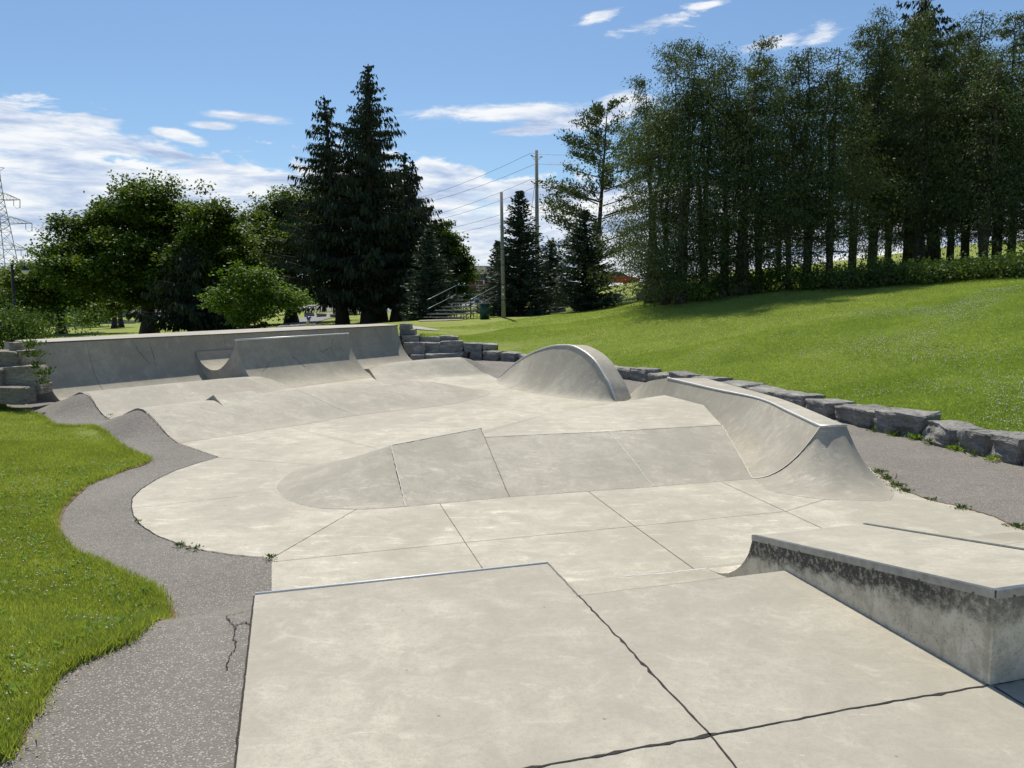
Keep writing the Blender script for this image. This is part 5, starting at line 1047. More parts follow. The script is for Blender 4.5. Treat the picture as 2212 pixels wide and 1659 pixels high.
m_.tube([bp(.2, 2.6, .1), bp(1.3, 2.6, 1.1)], .014, 5); m_.tube([bp(1.3, 2.6, .1), bp(.2, 2.6, 1.1)], .014, 5); m_.tube([bp(1.5, 2.6, .1), bp(2.6, 2.6, 1.1)], .014, 5); m_.build('back_frame', GREEN, t)
# bin
p = DP(1047, 686, 44.6); t = thing('litter_bin', 'dark green ribbed barrel bin beside the bleachers', 'bin', (p[0], p[1], tz1(p[0], p[1])-.02)); m_ = MB()
m_.tube([(0, 0, 0), (0, 0, .3), (0, 0, .31), (0, 0, .33), (0, 0, .34), (0, 0, .6), (0, 0, .61), (0, 0, .63), (0, 0, .64), (0, 0, .86)], [.27, .28, .295, .295, .28, .28, .295, .295, .28, .28], 20); m_.build('barrel', GREEN, t, True)
m_ = MB(); m_.tube([(0, 0, .855), (0, 0, .90)], [.30, .30], 20); m_.build('rim', GREEN, t)
# wooden pole by the bleachers
p = DP(1088, 685, 45); zb = tz1(p[0], 45); ptop = DP(1083, 415, 45); t = thing('wooden_pole', 'bare weathered wooden pole standing on the lawn right of the bleachers', 'pole', (p[0], 45, zb)); H_ = ptop[2]-zb
m_ = MB(); m_.tube([(0, 0, -.3), (ptop[0]-p[0], 0, H_)], [.128, .085], 12); m_.build('shaft', WOODPOLE, t, True)
for z_ in (1.0, 1.9, 3.0, 3.9): m_ = MB(); m_.tube([(-.008*z_, 0, z_), (-.008*z_, 0, z_+.04)], [.131-.005*z_, .131-.005*z_], 12); m_.build('strap', BLACK, t)
for z_ in (1.75, 1.35): m_ = MB(); m_.box((-.03, -.13, z_), (.09, .01, .11)); m_.build('tag_plate', WHITE, t)
# street lamp
p = DP(36.5, 742, 36); zl = .35; t = thing('street_lamp', 'slender black street lamp with curved arm and hanging lantern at far left', 'street lamp', (p[0], 36, zl)); q = DP(25.7, 571, 36); H_ = q[2]-zl; dxl = q[0]-p[0]
m_ = MB(); m_.tube([(0, 0, -.3), (0, 0, .5), (0, 0, .52), (dxl*.9, 0, H_*.97), (dxl, 0, H_)], [.11, .10, .075, .055, .06], 12); m_.build('post', BLACK, t, True)
m_ = MB(); m_.tube([(dxl, 0, H_-.12), (dxl+.12, 0, H_+.02), (dxl+.34, 0, H_+.12), (dxl+.54, 0, H_+.08), (dxl+.60, 0, H_-.03)], .02, 8); m_.tube([(dxl, 0, H_-.45), (dxl+.14, 0, H_-.2), (dxl+.3, 0, H_+.05)], .012, 6); m_.build('arm', BLACK, t, True)
m_ = MB(); m_.tube([(dxl+.60, 0, H_-.02), (dxl+.60, 0, H_-.10), (dxl+.60, 0, H_-.16), (dxl+.60, 0, H_-.27)], [.05, .07, .13, .16], 14); m_.build('lantern_hood', BLACK, t, True)
m_ = MB(); m_.tube([(dxl+.60, 0, H_-.27), (dxl+.60, 0, H_-.36), (dxl+.60, 0, H_-.43), (dxl+.60, 0, H_-.46)], [.145, .14, .09, .03], 14); m_.build('globe', simple('frosted_glass', (.62, .62, .58), .3, 0, .05), t, True)
# utility pole and wires
uY = 80.0; ub_ = DP(1161, 660, uY); ut_ = DP(1159, 325, uY); zb = tz1(ub_[0], uY); t = thing('utility_pole', 'tall wooden utility pole with three tiers of insulators', 'utility pole', (ub_[0], uY, zb)); H_ = ut_[2]-zb; lx = ut_[0]-ub_[0]
m_ = MB(); m_.tube([(0, 0, -.5), (lx, 0, H_)], [.24, .16], 12); m_.build('shaft', WOODPOLE, t, True)
INS = []
for v_, in ((340,), (396,), (450,)):
    z_ = DP(1159, v_, uY)[2]-zb; xk = lx*z_/H_
    for sgn in (-1, 1):
        m_ = MB(); e_ = (xk+sgn*.62, -.1, z_+.22 if sgn < 0 else z_+.05); s_ = (xk+sgn*.17, -.1, z_); m_.tube([s_, e_], .025, 6)
        for k in range(5): u = .45+.11*k; c_ = np.array(s_)+(np.array(e_)-np.array(s_))*u; d__ = (np.array(e_)-np.array(s_))*.03; m_.tube([c_-d__, c_+d__], .075, 8)
        m_.tube([(xk+sgn*.17, -.1, z_-.28), (xk+sgn*.42, -.1, z_-.02)], .018, 5); m_.build('insulator_arm', BLACK, t); INS.append((sgn, np.array([ub_[0]+e_[0], uY+e_[1], zb+e_[2]])))
WIRE = simple('wire', (.03, .03, .035), .5, .3)
LP_ = [(800, 452), (800, 458), (800, 500), (800, 494), (800, 518), (800, 512)]; RPx = [(1500, 288), (1500, 297), (1500, 346), (1500, 353), (1500, 402), (1500, 411)]
lab_ = ['topmost', 'second from top', 'third from top', 'fourth from top', 'fifth from top', 'lowest']
tierv = [(340, 350), (396, 406), (450, 460)]
for k in range(6):
    sgn, ip = INS[k]; v0 = [331, 354, 388, 404, 442, 458][k]; a = DP(1157 if k % 2 else 1146, v0, uY); l_ = DP(800, [449, 457, 489, 497, 513, 521][k], 118); r_ = DP(1560, [276, 286, 340, 347, 398, 404][k], 64); m_ = MB(); cv = []
    for q0, q1 in ((l_, a), (a, r_)):
        for j in range(9): u = j/8; c_ = q0+(q1-q0)*u; cv.append(c_-np.array([0, 0, 4*u*(1-u)*(.9)]))
    m_.tube(cv, .017, 5, False); o = m_.build('power_line', WIRE); tag(o, f'thin power line crossing the sky at the utility pole, {lab_[k]}', 'wire', 'power lines on the utility pole')
m_ = MB(); m_.tube([DP(1155, 400, 80), DP(1134, 560, 74)], .02, 5, False); tag(m_.build('guy_wire', WIRE), 'left-leaning stay wire running down from the utility pole', 'wire', 'stay wires')
m_ = MB(); m_.tube([DP(1155, 470, 80), DP(1148, 590, 76)], .02, 5, False); tag(m_.build('guy_wire', WIRE), 'steeper stay wire close beside the utility pole', 'wire', 'stay wires')
# transmission tower
tY = 200.0; sc = tY/FPX; c0 = DP(4, 560, tY); zb = 1.0; t = thing('transmission_tower', 'grey steel lattice transmission tower cut by the left edge', 'pylon', (c0[0]-.3, tY, zb)); ztop = DP(6, 361, tY)[2]-zb
def hw(z): return np.interp(z, [0, ztop*.55, ztop*.8, ztop], [3.6, 2.0, 1.15, .85])
m_ = MB(); lv = list(np.linspace(0, ztop*.55, 7))+list(np.linspace(ztop*.55, ztop, 11))[1:]
for sx in (-1, 1):
    for sy in (-1, 1): m_.tube([(sx*hw(z), sy*hw(z), z) for z in lv], .11, 4)
for a, b in zip(lv[:-1], lv[1:]):
    for s1 in (-1, 1):
        for s2_ in (-1, 1):
            m_.tube([(s2_*hw(a), s1*hw(a), a), (-s2_*hw(b), s1*hw(b), b)], .05, 4, False); m_.tube([(s1*hw(a), s2_*hw(a), a), (s1*hw(b), -s2_*hw(b), b)], .05, 4, False)
        m_.tube([(-hw(b), s1*hw(b), b), (hw(b), s1*hw(b), b)], .05, 4, False)
m_.build('lattice_body', GALV, t)
for (v_, half) in ((432, 6.1), (483, 8.7), (540, 7.0)):
    za_ = DP(6, v_, tY)[2]-zb
    for sx in (-1, 1):
        m_ = MB(); w0 = hw(za_)
        for sy in (-1, 1): m_.tube([(sx*w0, sy*w0, za_), (sx*half, 0, za_)], .07, 4, False); m_.tube([(sx*w0, sy*w0, za_+2.1), (sx*half, 0, za_+.05)], .07, 4, False)
        for k in range(1, 6): u = k/6; x_ = sx*(w0+(half-w0)*u); m_.tube([(x_, 0, za_), (sx*(w0+(half-w0)*(u-.16)), 0, za_+2.1*(1-u+.16)*.95)], .04, 4, False); m_.tube([(x_, 0, za_), (x_, 0, za_+2.1*(1-u))], .035, 4, False)
        m_.build('cross_arm', GALV, t)
        m_ = MB(); m_.tube([(sx*half, 0, za_), (sx*(half-.15), 0, za_-2.0)], .09, 5); m_.tube([(sx*(half-1.6), 0, za_), (sx*(half-1.7), 0, za_-1.5)], .07, 5); m_.tube([(sx*(half-.15), 0, za_-1.7), (sx*(half-.9), 0, za_-2.2), (sx*(half-1.7), 0, za_-1.5)], .035, 4, False); m_.build('insulator_string', BLACK, t)
m_ = MB()
for sx in (-1, 1): m_.tube([(0, 0, ztop), (sx*2.8, 0, ztop-.2)], .06, 4, False); m_.tube([(sx*.85, 0, ztop-1.3), (sx*2.8, 0, ztop-.2)], .05, 4, False)
m_.build('peak_arm', GALV, t)
# water
pw = np.array(POND); mW, tW, bW = new_mat('pond_water'); bW.inputs['Base Color'].default_value = (.045, .045, .038, 1); bW.inputs['Roughness'].default_value = .12; bW.inputs['Specular IOR Level'].default_value = .6
bump(tW, bW, tW.noise(tW.vmath('MULTIPLY', objco(tW), (.6, 1.5, 1)), 2.5, 4), .35, .05)
V, f = cdt([dens([p_ + (p_-pw.mean(0))*.03 for p_ in pw], 4)], [], lambda x, y: np.ones(len(x), bool)); tag(mesh_np('pond_water', np.column_stack([V, np.full(len(V), -.5)]), f, mW), kind='structure')
# pond wall, culvert
c_ = DP(100, 684, 141.5); t = thing('culvert_wall', 'low stone wall with a round dark culvert across the pond', 'wall', (c_[0], 141.5, -.6)); m_ = MB(); m_.box((2, 0, .9), (34, .8, 1.9)); m_.build('wall', STONE, t)
m_ = MB(); m_.box((-3, .9, 2.5), (12, 1.2, 2.2)); m_.build('upper_wall', STONE, t)
m_ = MB(); q = []
for k in range(13): a_ = pi*k/12; q.append((-2.4+cos(a_)*.9, -.42, .25+sin(a_)*.75))
m_.add(q, [tuple(range(13))]); m_.build('culvert_mouth', BLACK, t)
# road and paths following the ground
def ribbon(name, far_, near_, mat, lift, m=60, kind='structure'):
    def lerp(pl, u): pl = np.array(pl); i = u*(len(pl)-1); a = int(min(i, len(pl)-2)); return pl[a]+(pl[a+1]-pl[a])*(i-a)
    V = []
    for j in range(m+1):
        a = lerp(far_, j/m); b = lerp(near_, j/m)
        for k in range(7): q_ = a+(b-a)*k/6; V.append((q_[0], q_[1], 0))
    V = np.array(V); V[:, 2] = tz(V[:, 0], V[:, 1])+lift; return tag(mesh_np(name, V, grid_faces(m+1, 7), mat, None, True), kind=kind)
g2 = lambda u, v, Y: DP(u, v, Y)[:2]
ribbon('road', [g2(-300, 660, 190), g2(300, 660, 170), g2(620, 662, 152), g2(870, 664, 150), g2(1100, 660, 170), g2(1500, 640, 190)], [g2(-300, 664, 165), g2(300, 664, 150), g2(620, 664, 136), g2(870, 676, 114), g2(1100, 664, 150), g2(1500, 645, 170)], ROADM, .05)
PATHM = concrete('path_concrete', (.36, .34, .29), (.45, .43, .37), 0, .2)
ribbon('sidewalk', [g2(560, 662, 128), g2(620, 662, 126), g2(700, 664, 122), g2(760, 668, 116)], [g2(560, 664, 122), g2(620, 665, 120), g2(700, 667, 116), g2(760, 671, 111)], PATHM, .06)
ribbon('park_path', [g2(560, 712, 44), g2(640, 690, 80), g2(700, 676, 100), g2(790, 672, 106)], [g2(640, 712, 40), g2(700, 686, 72), g2(740, 680, 86), g2(800, 677, 96)], ROADM, .05)
ribbon('gravel_patch', [g2(872, 707, 38), g2(905, 707, 38), g2(950, 710, 37)], [g2(880, 716, 35.5), g2(905, 715, 35.6), g2(945, 712, 36.4)], concrete('gravel', (.33, .31, .27), (.42, .4, .34), 0, .2), .03)
ribbon('left_asphalt', [g2(-120, 752, 26), g2(-20, 757, 24), g2(40, 744, 24)], [g2(-120, 790, 19.5), g2(-20, 772, 20.2), g2(40, 762, 19.8)], ASPH, .03)
ribbon('bare_soil', [g2(905, 691, 45.7), g2(960, 691, 45.7), g2(1000, 690, 45.8)], [g2(905, 696, 43.6), g2(960, 697, 43.6), g2(1000, 695, 44.2)], simple('dry_soil', (.30, .27, .2), .95, 0, .25, 4), .03)
# house beyond the road
hY = 165.0; hx = float(DP(1030, 650, hY)[0]); zb = float(DP(1030, 655, hY)[2])-.8; t = thing('brick_house', 'brick house with steep dark gabled roof far behind the bleachers', 'house', (hx, hY, zb)); m = 1/(FPX/hY)
X = lambda u: float(DP(u, 650, hY)[0])-hx
Z = lambda v: float(DP(1030, v, hY)[2])-zb
m_ = MB(); m_.box((X(1045), 5, Z(603)/2), (X(1085)-X(1005), 9, Z(603))); m_.build('wall', BRICK, t)
m_ = MB(); m_.add([(X(1004), .2, Z(603)), (X(1090), .2, Z(603)), (X(1090), 5, Z(573)), (X(1010), 5, Z(571.5)), (X(1004), 10, Z(603)), (X(1090), 10, Z(603))], [(0, 1, 2, 3), (3, 2, 5, 4), (0, 3, 4), (1, 5, 2)]); rf = m_.build('roof', SHINGLE, t)
m_ = MB(); m_.add([(X(1016), -1.2, Z(607)), (X(1048), -1.2, Z(607)), (X(1046), .6, Z(592)), (X(1014), .6, Z(592))], [(0, 1, 2, 3)]); m_.add([(X(1024), -.3, Z(592)), (X(1050), -.3, Z(592)), (X(1047), 3.2, Z(576)), (X(1026), 3.2, Z(576))], [(0, 1, 2, 3)]); m_.build('porch_roof', simple('porch_shingle', (.12, .11, .10), .9), t)
m_ = MB(); m_.tube([(X(1011.8), .0, Z(572)), (X(1037), -.6, Z(592.5))], .18, 4); m_.build('gable_trim', simple('dark_trim', (.05, .04, .06), .6), t)
for u_ in (1016, 1046): m_ = MB(); m_.box((X(u_), -1.0, Z(607)/2), (.22, .22, Z(607))); m_.build('porch_column', WHITE, t)
for (u0, u1, v0, v1) in ((1028, 1034, 608, 618), (1029, 1035, 620, 628), (1004.5, 1008, 620, 629), (1042, 1047, 619, 628)):
    m_ = MB(); m_.box(((X(u0)+X(u1))/2, .46, (Z(v0)+Z(v1))/2), (X(u1)-X(u0), .08, Z(v0)-Z(v1))); wn = m_.build('window', WHITE, t)
    m_ = MB(); m_.box(((X(u0)+X(u1))/2, .40, (Z(v0)+Z(v1))/2), ((X(u1)-X(u0))*.7, .06, (Z(v0)-Z(v1))*.75)); m_.build('pane', simple('window_glass', (.05, .07, .09), .1), wn)
m_ = MB(); m_.box((X(1012), .44, Z(628)/2), (1.0, .06, Z(628)*.85)); m_.build('door', simple('door_dark', (.03, .025, .03), .6), t)
# second low building left of it
hY2 = 172.0; hx = float(DP(885, 655, hY2)[0]); zb = float(DP(885, 661, hY2)[2])-.3; t = thing('low_house', 'low grey-blue building seen in the gap left of the bleachers', 'house', (hx, hY2, zb)); X = lambda u: float(DP(u, 650, hY2)[0])-hx; Z = lambda v: float(DP(885, v, hY2)[2])-zb
m_ = MB(); m_.box((X(888), 3, Z(642)/2), (X(915)-X(868), 6, Z(642))); m_.build('wall', simple('grey_siding', (.10, .115, .14), .8), t)
m_ = MB(); m_.add([(X(866), -.5, Z(642.5)), (X(917), -.5, Z(642.5)), (X(917), 3, Z(632)), (X(866), 3, Z(632)), (X(866), 6.5, Z(642.5)), (X(917), 6.5, Z(642.5))], [(0, 1, 2, 3), (3, 2, 5, 4), (0, 3, 4), (1, 5, 2)]); m_.build('roof', SHINGLE, t)
for u_ in (879, 893, 903): m_ = MB(); m_.box((X(u_), -.05, Z(650)), (.9, .1, 1.2)); m_.build('window', simple('pale_pane', (.3, .34, .4), .2), t)
# cars
def car(name, label, col, rz, loc, L=4.5):
    t = thing(name, label, 'car', loc, rz); B = simple('car_paint', col, .3, .3, .03); G = simple('car_glass', (.02, .025, .03), .08); T = simple('tyre', (.015, .015, .015), .8)
    sec = [(-L/2, .32), (-L/2, .82), (-L*.44, .95), (-L*.24, 1.02), (L*.20, 1.0), (L*.42, .88), (L/2, .72), (L/2, .32)]
    m_ = MB(); n = len(sec); V = [(x, -.88, z) for x, z in sec]+[(x, .88, z) for x, z in sec]; m_.add(V, [tuple(range(n)), tuple(range(n, 2*n))[::-1]]+[(i, (i+1) % n, n+(i+1) % n, n+i) for i in range(n)]); m_.build('body', B, t, False, .05)
    cb = [(-L*.40, .96), (-L*.28, 1.42), (L*.06, 1.45), (L*.24, .99)]; m_ = MB(); V = [(x, -.76+(.1 if z > 1.2 else 0), z) for x, z in cb]+[(x, .76-(.1 if z > 1.2 else 0), z) for x, z in cb]; m_.add(V, [(0, 1, 2, 3), (7, 6, 5, 4), (0, 4, 5, 1), (2, 6, 7, 3)]); m_.build('windows', G, t)
    m_ = MB(); m_.box((-L*.11, 0, 1.455), (L*.36, 1.36, .05)); m_.build('roof', B, t, False, .01)
    for x in (-L*.30, L*.31):
        for y in (-.84, .84):
            m_ = MB(); m_.tube([(x, y-.1, .33), (x, y+.1, .33)], .33, 18); wl = m_.build('wheel', T, t); m_ = MB(); m_.tube([(x, y-.11, .33), (x, y+.11, .33)], .19, 12); m_.build('rim', ALU, wl)
    for y in (-.6, .6): m_ = MB(); m_.box((L/2, y, .68), (.06, .35, .16)); m_.build('headlight', WHITE, t); m_ = MB(); m_.box((-L/2, y, .78), (.06, .3, .16)); m_.build('tail_light', simple('red_lens', (.5, .02, .02), .3), t)
    return t
p = DP(1016, 654, 150); car('parked_car', 'silver-blue car parked beyond the road, seen through the bleachers', (.30, .34, .42), pi, (p[0], 150, p[2]))
p = DP(1332, 616, 84); car('parked_car', 'bright red car on the hill behind the pine', (.48, .012, .02), .25, (p[0], 84, tz1(p[0], 84)), 4.6)
p = DP(42, 648, 175); car('parked_car', 'pale car far away above the pond beside the lamp post', (.5, .55, .6), .1, (p[0], 175, p[2]))
# signs, barrels, cabinets near the road
def barrel(u, v, Y, lab):
    p = DP(u, v, Y); t = thing('traffic_barrel', lab, 'traffic barrel', p, 0, 'orange traffic barrels by the road'); m_ = MB(); m_.tube([(0, 0, 0), (0, 0, .08), (0, 0, .09), (0, 0, 1.0), (0, 0, 1.05)], [.36, .36, .29, .22, .1], 14); m_.build('barrel_body', ORANGE, t)
    for z_ in (.35, .6, .85): m_ = MB(); m_.tube([(0, 0, z_), (0, 0, z_+.09)], [.285-.07*z_, .278-.07*z_], 14); m_.build('band', BLACK, t)
barrel(872, 664, 148, 'orange and black barrel in front of the sign posts'); barrel(844.5, 664, 146, 'orange and black barrel just left of the last spruce trunk'); barrel(717, 668, 140, 'orange and black barrel left of the park banner')
p = DP(869, 661, 149); t = thing('road_sign', 'dark nameplate sign hung between two pale posts', 'sign', p)
for dx_ in (-.28, .28): m_ = MB(); m_.box((dx_, 0, 1.05), (.14, .14, 2.3)); m_.build('post', simple('tan_post', (.35, .30, .22), .8), t)
m_ = MB(); m_.box((.02, -.1, 1.50), (.62, .04, .30)); m_.build('board', simple('navy_board', (.02, .025, .06), .5), t)
p = DP(885.5, 661, 150); t = thing('white_post', 'white post standing on the lawn right of the nameplate sign', 'post', p); m_ = MB(); m_.tube([(0, 0, 0), (0, 0, 2.1)], .09, 8); m_.build('shaft', WHITE, t)
p = DP(861.5, 664.5, 144); t = thing('utility_cabinet', 'grey-green utility cabinet beside the right spruce trunk', 'cabinet', p); m_ = MB(); m_.box((0, 0, .42), (.5, .4, .84)); m_.build('cabinet', simple('grey_green', (.16, .21, .20), .6), t, False, .03); m_ = MB(); m_.box((0, 0, .87), (.56, .46, .05)); m_.build('lid', simple('grey_green_lid', (.12, .16, .15), .6), t)
# park gate with reversed lettering
gY = 86.0; a = DP(720, 684, gY); b = DP(815, 684, gY); zg = tz1((a[0]+b[0])/2, gY); t = thing('park_gate_sign', 'black metal gate sign by the path, its yellow-green cut-out lettering seen from behind', 'gate sign', (a[0], gY, zg)); Wg = b[0]-a[0]; mp = gY/FPX; zv = lambda v: float(DP(765, v, gY)[2])-zg; xv = lambda u: float(DP(u, 670, gY)[0]-a[0])
m_ = MB()
for u_ in (721, 768, 814): m_.box((xv(u_), 0, zv(655)/2), (.2, .12, zv(655)))
for v_ in (660, 666, 673, 680): m_.box((Wg/2, 0, zv(v_)), (Wg, .1, .07))
m_.build('frame', BLACK, t)
for u0, u1, nm, col in ((749, 766.5, 'picture_panel', (.30, .30, .12)), (726, 734, 'picture_panel', (.16, .26, .22))):
    m_ = MB(); m_.box(((xv(u0)+xv(u1))/2, .02, zv(663)), (xv(u1)-xv(u0), .03, .24)); pn = m_.build(nm, simple('panel_paint', col, .6, 0, .5, 3), t)
    m_ = MB(); m_.box(((xv(u0)+xv(u1))/2+.1, -.02, zv(663)), ((xv(u1)-xv(u0))*.22, .03, .14)); m_.build('orange_mark', ORANGE, pn)
m_ = MB()
for k in range(11): m_.box((xv(770.5+k*1.6), 0, zv(662.7)), (.03, .03, .30))
m_.build('railing', BLACK, t)
LET = simple('letter_yellow', (.42, .44, .22), .6)
def word(s_, u, v, h_):
    c = bpy.data.curves.new('lettering', 'FONT'); c.body = s_; c.size = h_; c.extrude = .01; c.align_x = 'CENTER'; o = bpy.data.objects.new('lettering', c); COL.objects.link(o); bpy.context.view_layer.update()
    me = bpy.data.meshes.new_from_object(o.evaluated_get(bpy.context.evaluated_depsgraph_get())); bpy.data.objects.remove(o); o = bpy.data.objects.new('lettering', me); COL.objects.link(o); me.materials.clear(); me.materials.append(LET)
    o.parent = t; o.rotation_euler = (pi/2, 0, pi); o.location = (xv(u), -.06, zv(v)); return o
word('PARK', 751.5, 672.4, .36); word('DE', 784, 672.8, .36); word('S', 811, 673, .36)
for u_ in (763.5, 775): m_ = MB(); m_.box((xv(u_), 0, zv(669.5)), (xv(766)-xv(761), .03, .26)); m_.build('green_square', simple('green_panel', (.10, .22, .03), .6), t)
m_ = MB()
for k in range(22):
    if 735 < 724+k*4 < 748: continue
    m_.box((xv(724+k*4), 0, zv(676.6)), (.10, .03, .22), 0)
m_.build('cutout_border', LET, t)
# boulders on the lawn
for (u_, v_, Y, w__, h_, lab, gp) in [(694, 680, 84, 1.0, .5, 'pale-topped boulder left of the gate sign', None), (668, 676, 88, 1.0, .6, 'dark boulder beside the path, further left', None), (724, 684, 80, .9, .4, 'low dark rock at the foot of the gate sign', None),
                              (1324, 661, 52, 1.0, .7, 'dark squarish boulder right of the dense blue spruce', None), (1304, 663, 52, 1.2, .5, 'flat dark boulder half under the blue spruce', None), (1205, 675, 50, .8, .4, 'small dark boulder between the two dense spruces', None), (1396, 656, 49, 1.1, .55, 'low dark boulder in the tree shadow, left of a pair', None), (1416, 660, 48, .8, .7, 'upright dark boulder in the tree shadow, right of a pair', None)]:
    x_ = float(DP(u_, v_, Y)[0]); stone((x_, Y, tz1(x_, Y)+h_*.35), (w__, .8, h_), .3, lab, gp, .07)
for (u_, v_, lab, R_) in [(1072, 740, 'scuffed bare soil patch', .6)]:
    pass
# ---- the child behind the wall
def child():
    pz = DP(663, 704, 36.0); x0, y0 = float(pz[0]), 36.0; ht = float(DP(663, 686, 36)[2]); z0 = ht-1.16; t = thing('person', 'child in blue helmet and pale yellow top behind the long wall', 'person', (x0, y0, z0))
    J = {'pel': (0, 0, .62), 'chest': (.03, 0, .86), 'neck': (.07, 0, .98), 'hd': (.10, 0, 1.06), 'hd2': (.11, 0, 1.13), 'ls': (.03, -.12, .93), 'le': (.08, -.16, .76), 'lw': (.20, -.12, .68), 'rs': (.03, .12, .93), 're': (.09, .16, .76), 'rw': (.22, .12, .68), 'lh': (.0, -.07, .60), 'lk': (.05, -.08, .34), 'la': (-.02, -.08, .06), 'lt': (.10, -.08, .03), 'rh': (0, .07, .60), 'rk': (.09, .08, .34), 'ra': (.04, .08, .06), 'rt': (.16, .08, .03)}
    E = [('pel', 'chest'), ('chest', 'neck'), ('neck', 'hd'), ('hd', 'hd2'), ('chest', 'ls'), ('ls', 'le'), ('le', 'lw'), ('chest', 'rs'), ('rs', 're'), ('re', 'rw'), ('pel', 'lh'), ('lh', 'lk'), ('lk', 'la'), ('la', 'lt'), ('pel', 'rh'), ('rh', 'rk'), ('rk', 'ra'), ('ra', 'rt')]
    Rr = {'pel': .085, 'chest': .09, 'neck': .035, 'hd': .07, 'hd2': .075, 'ls': .04, 'le': .03, 'lw': .022, 'rs': .04, 're': .03, 'rw': .022, 'lh': .06, 'lk': .042, 'la': .03, 'lt': .025, 'rh': .06, 'rk': .042, 'ra': .03, 'rt': .025}
    for hnd, s_ in (('lw', -1), ('rw', 1)):
        for k in range(5):
            w0 = np.array(J[hnd]); nm = f'{hnd}{k}'; J[nm] = tuple(w0+np.array([.045-.006*abs(k-2) if k else .02, s_*(-.02 if k == 0 else .0)+(k-2.5)*.011, -.02])); J[nm+'b'] = tuple(np.array(J[nm])+np.array([.02, 0, -.018])); E += [(hnd, nm), (nm, nm+'b')]; Rr[nm] = .0065; Rr[nm+'b'] = .005
    ks = list(J); me = bpy.data.meshes.new('body'); me.from_pydata([J[k] for k in ks], [(ks.index(a), ks.index(b)) for a, b in E], []); o = bpy.data.objects.new('body', me); COL.objects.link(o); md = o.modifiers.new('skin', 'SKIN'); 
    for i, k in enumerate(ks): me.skin_vertices[0].data[i].radius = (Rr[k], Rr[k]); me.skin_vertices[0].data[i].use_root = (k == 'pel')
    o.modifiers.new('sub', 'SUBSURF').levels = 2; o.modifiers['sub'].render_levels = 2
    bpy.context.view_layer.update(); m2 = bpy.data.meshes.new_from_object(o.evaluated_get(bpy.context.evaluated_depsgraph_get())); o.modifiers.clear(); o.data = m2; o.parent = t
    skin = simple('skin', (.48, .26, .17), .55, 0, .05); top = simple('yellow_shirt', (.62, .55, .28), .8, 0, .1, 20); trou = simple('dark_shorts', (.03, .035, .06), .8); m2.materials.clear(); [m2.materials.append(q) for q in (skin, top, trou)]
    for p_ in m2.polygons:
        c = p_.center; p_.material_index = 1 if (.64 < c.z < .975 and (abs(c.y) < .20 and c.x < .12)) else (2 if .30 < c.z <= .66 and c.x < .14 and abs(c.y) < .13 else 0); p_.use_smooth = True
    def ell(nm, c, r, mat, cut=None):
        bm = bmesh.new(); bmesh.ops.create_uvsphere(bm, u_segments=20, v_segments=12, radius=1)
        if cut is not None: bmesh.ops.delete(bm, geom=[v_ for v_ in bm.verts if v_.co.z < cut], context='VERTS')
        for v_ in bm.verts: v_.co = Vector((c[0]+v_.co.x*r[0], c[1]+v_.co.y*r[1], c[2]+v_.co.z*r[2]))
        me_ = bpy.data.meshes.new(nm); bm.to_mesh(me_); bm.free(); me_.materials.append(mat); o_ = bpy.data.objects.new(nm, me_); COL.objects.link(o_); o_.parent = t
        for p_ in me_.polygons: p_.use_smooth = True
        return o_
    ell('helmet', (.10, 0, 1.135), (.125, .10, .095), simple('blue_helmet', (.02, .07, .42), .2), -.15); ell('hair', (.085, 0, 1.10), (.085, .082, .075), simple('brown_hair', (.12, .07, .04), .8), -.6)
    ell('nose', (.185, 0, 1.075), (.015, .011, .014), skin); ell('mouth', (.175, 0, 1.045), (.008, .018, .004), simple('lip', (.35, .12, .1), .5))
    for s_ in (-1, 1): ell('eye', (.168, s_*.027, 1.095), (.010, .010, .008), simple('eye_white', (.6, .6, .6), .3)); ell('ear', (.10, s_*.076, 1.075), (.012, .006, .02), skin)
    m_ = MB(); m_.tube([(.09, -.085, 1.10), (.13, -.06, 1.0), (.14, 0, .985), (.13, .06, 1.0), (.09, .085, 1.10)], .008, 6); m_.build('strap', BLACK, t)
child()

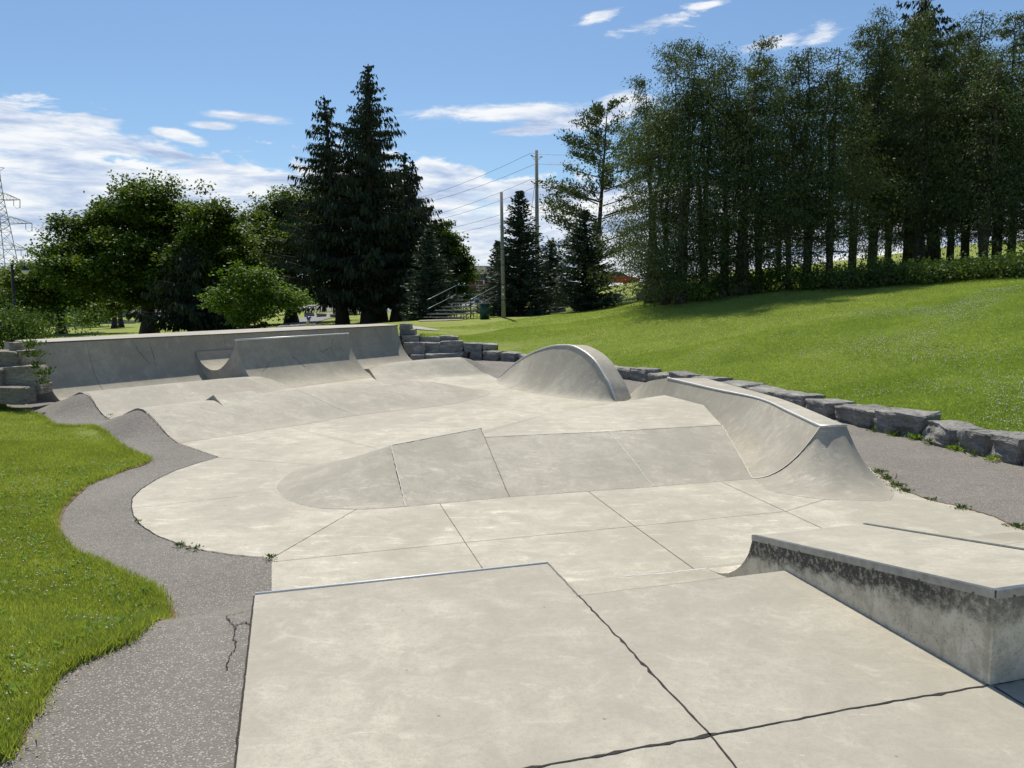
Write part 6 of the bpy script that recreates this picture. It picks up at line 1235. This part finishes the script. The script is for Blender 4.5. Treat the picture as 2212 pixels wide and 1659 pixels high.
# dark open joint between slab and asphalt, dirt along the lawn edge, loose chips
strip([np.array([p[0], p[1], 0]) for p in ARC[1:]]+[lbp(q) for q in np.linspace(.05, LBL-.1, 50)], .009, 'edge_gap', JOINT, floor, .0025, 90, .007)
strip([np.array([*(cA+ldir*q-DU*.008), .40]) for q in np.linspace(0, 6, 20)], .008, 'edge_gap', JOINT, floor, .002, 91, .006)
strip([np.array([*p, 0]) for p in RB], .02, 'edge_gap', RUSTY, floor, .008, 92, .006)
rg = np.random.default_rng(77); LJ = np.array(LEFT_J); V = []; wo_ = 0.05
for i, p in enumerate(LJ):
    a_ = LJ[max(i-1, 0)]; b_ = LJ[min(i+1, len(LJ)-1)]; tt = (b_-a_)/(np.linalg.norm(b_-a_)+1e-9); nn = np.array([tt[1], -tt[0]])
    wo_ = float(np.clip(wo_+rg.normal(0, .012), .015, .10)); wq_ = wo_+.10*math.exp(-((p[0]+2.95)**2+(p[1]-6.0)**2)/.15)
    q0 = p-nn*.04; q1 = p+nn*wq_; V += [(*q0, float(zasph(*q0))+.012), (*q1, float(zasph(*q1))+.0065)]
V = np.array(V); n = len(LJ); mesh_np('soil_fringe', V, [(2*i, 2*i+1, 2*i+3, 2*i+2) for i in range(n-1)], RUSTY, ground)
i_ = rg.integers(0, len(LJ), 2600); o = LJ[i_]+rg.normal(0, .09, (2600, 2)); k = ~inpoly(o[:, 0], o[:, 1], floor_poly) & inpoly(o[:, 0], o[:, 1], park_poly); o = o[k]; z = zasph(o[:, 0], o[:, 1])+.004
d_ = rg.normal(size=(len(o), 3))*np.array([1, 1, .25]); V, Fq = kites(np.column_stack([o, z]), d_, rg.uniform(.008, .028, len(o)), rg.uniform(.006, .016, len(o)), np.tile([0, 0, 1.0], (len(o), 1))+rg.normal(0, .3, (len(o), 3)), rg)
tag(mesh_np('loose_litter', V, Fq, simple('dry_litter', (.26, .21, .13), .9, 0, .4, 20)), kind='stuff')
# blades leaning over the lawn edge
i_ = rg.integers(0, len(LJ), 26000); o = LJ[i_]+rg.normal(0, .035, (26000, 2)); tag(blades(o[:, 0], o[:, 1], .06, .008, L_GRASS, 'grass', 15), kind='stuff')

def on_asph(pts_, wdt, seed, jag=.006):
    q = [P(u, v, .4) for u, v in pts_]; out = []
    for a, b in zip(q[:-1], q[1:]):
        for k in range(10): c_ = a+(b-a)*k/10; out.append(np.array([c_[0], c_[1], float(zasph(c_[0], c_[1]))+.004]))
    return strip(out, wdt, 'crack', JOINT, asph, jag, seed, .003)
on_asph([(487, 1322), (498, 1345), (508, 1352), (506, 1380), (510, 1402)], .003, 201, .004); on_asph([(508, 1352), (528, 1345), (544, 1352)], .004, 202, .004); on_asph([(487, 1322), (515, 1312), (549, 1300)], .002, 203, .003); on_asph([(510, 1402), (494, 1420), (490, 1450)], .002, 204, .003)
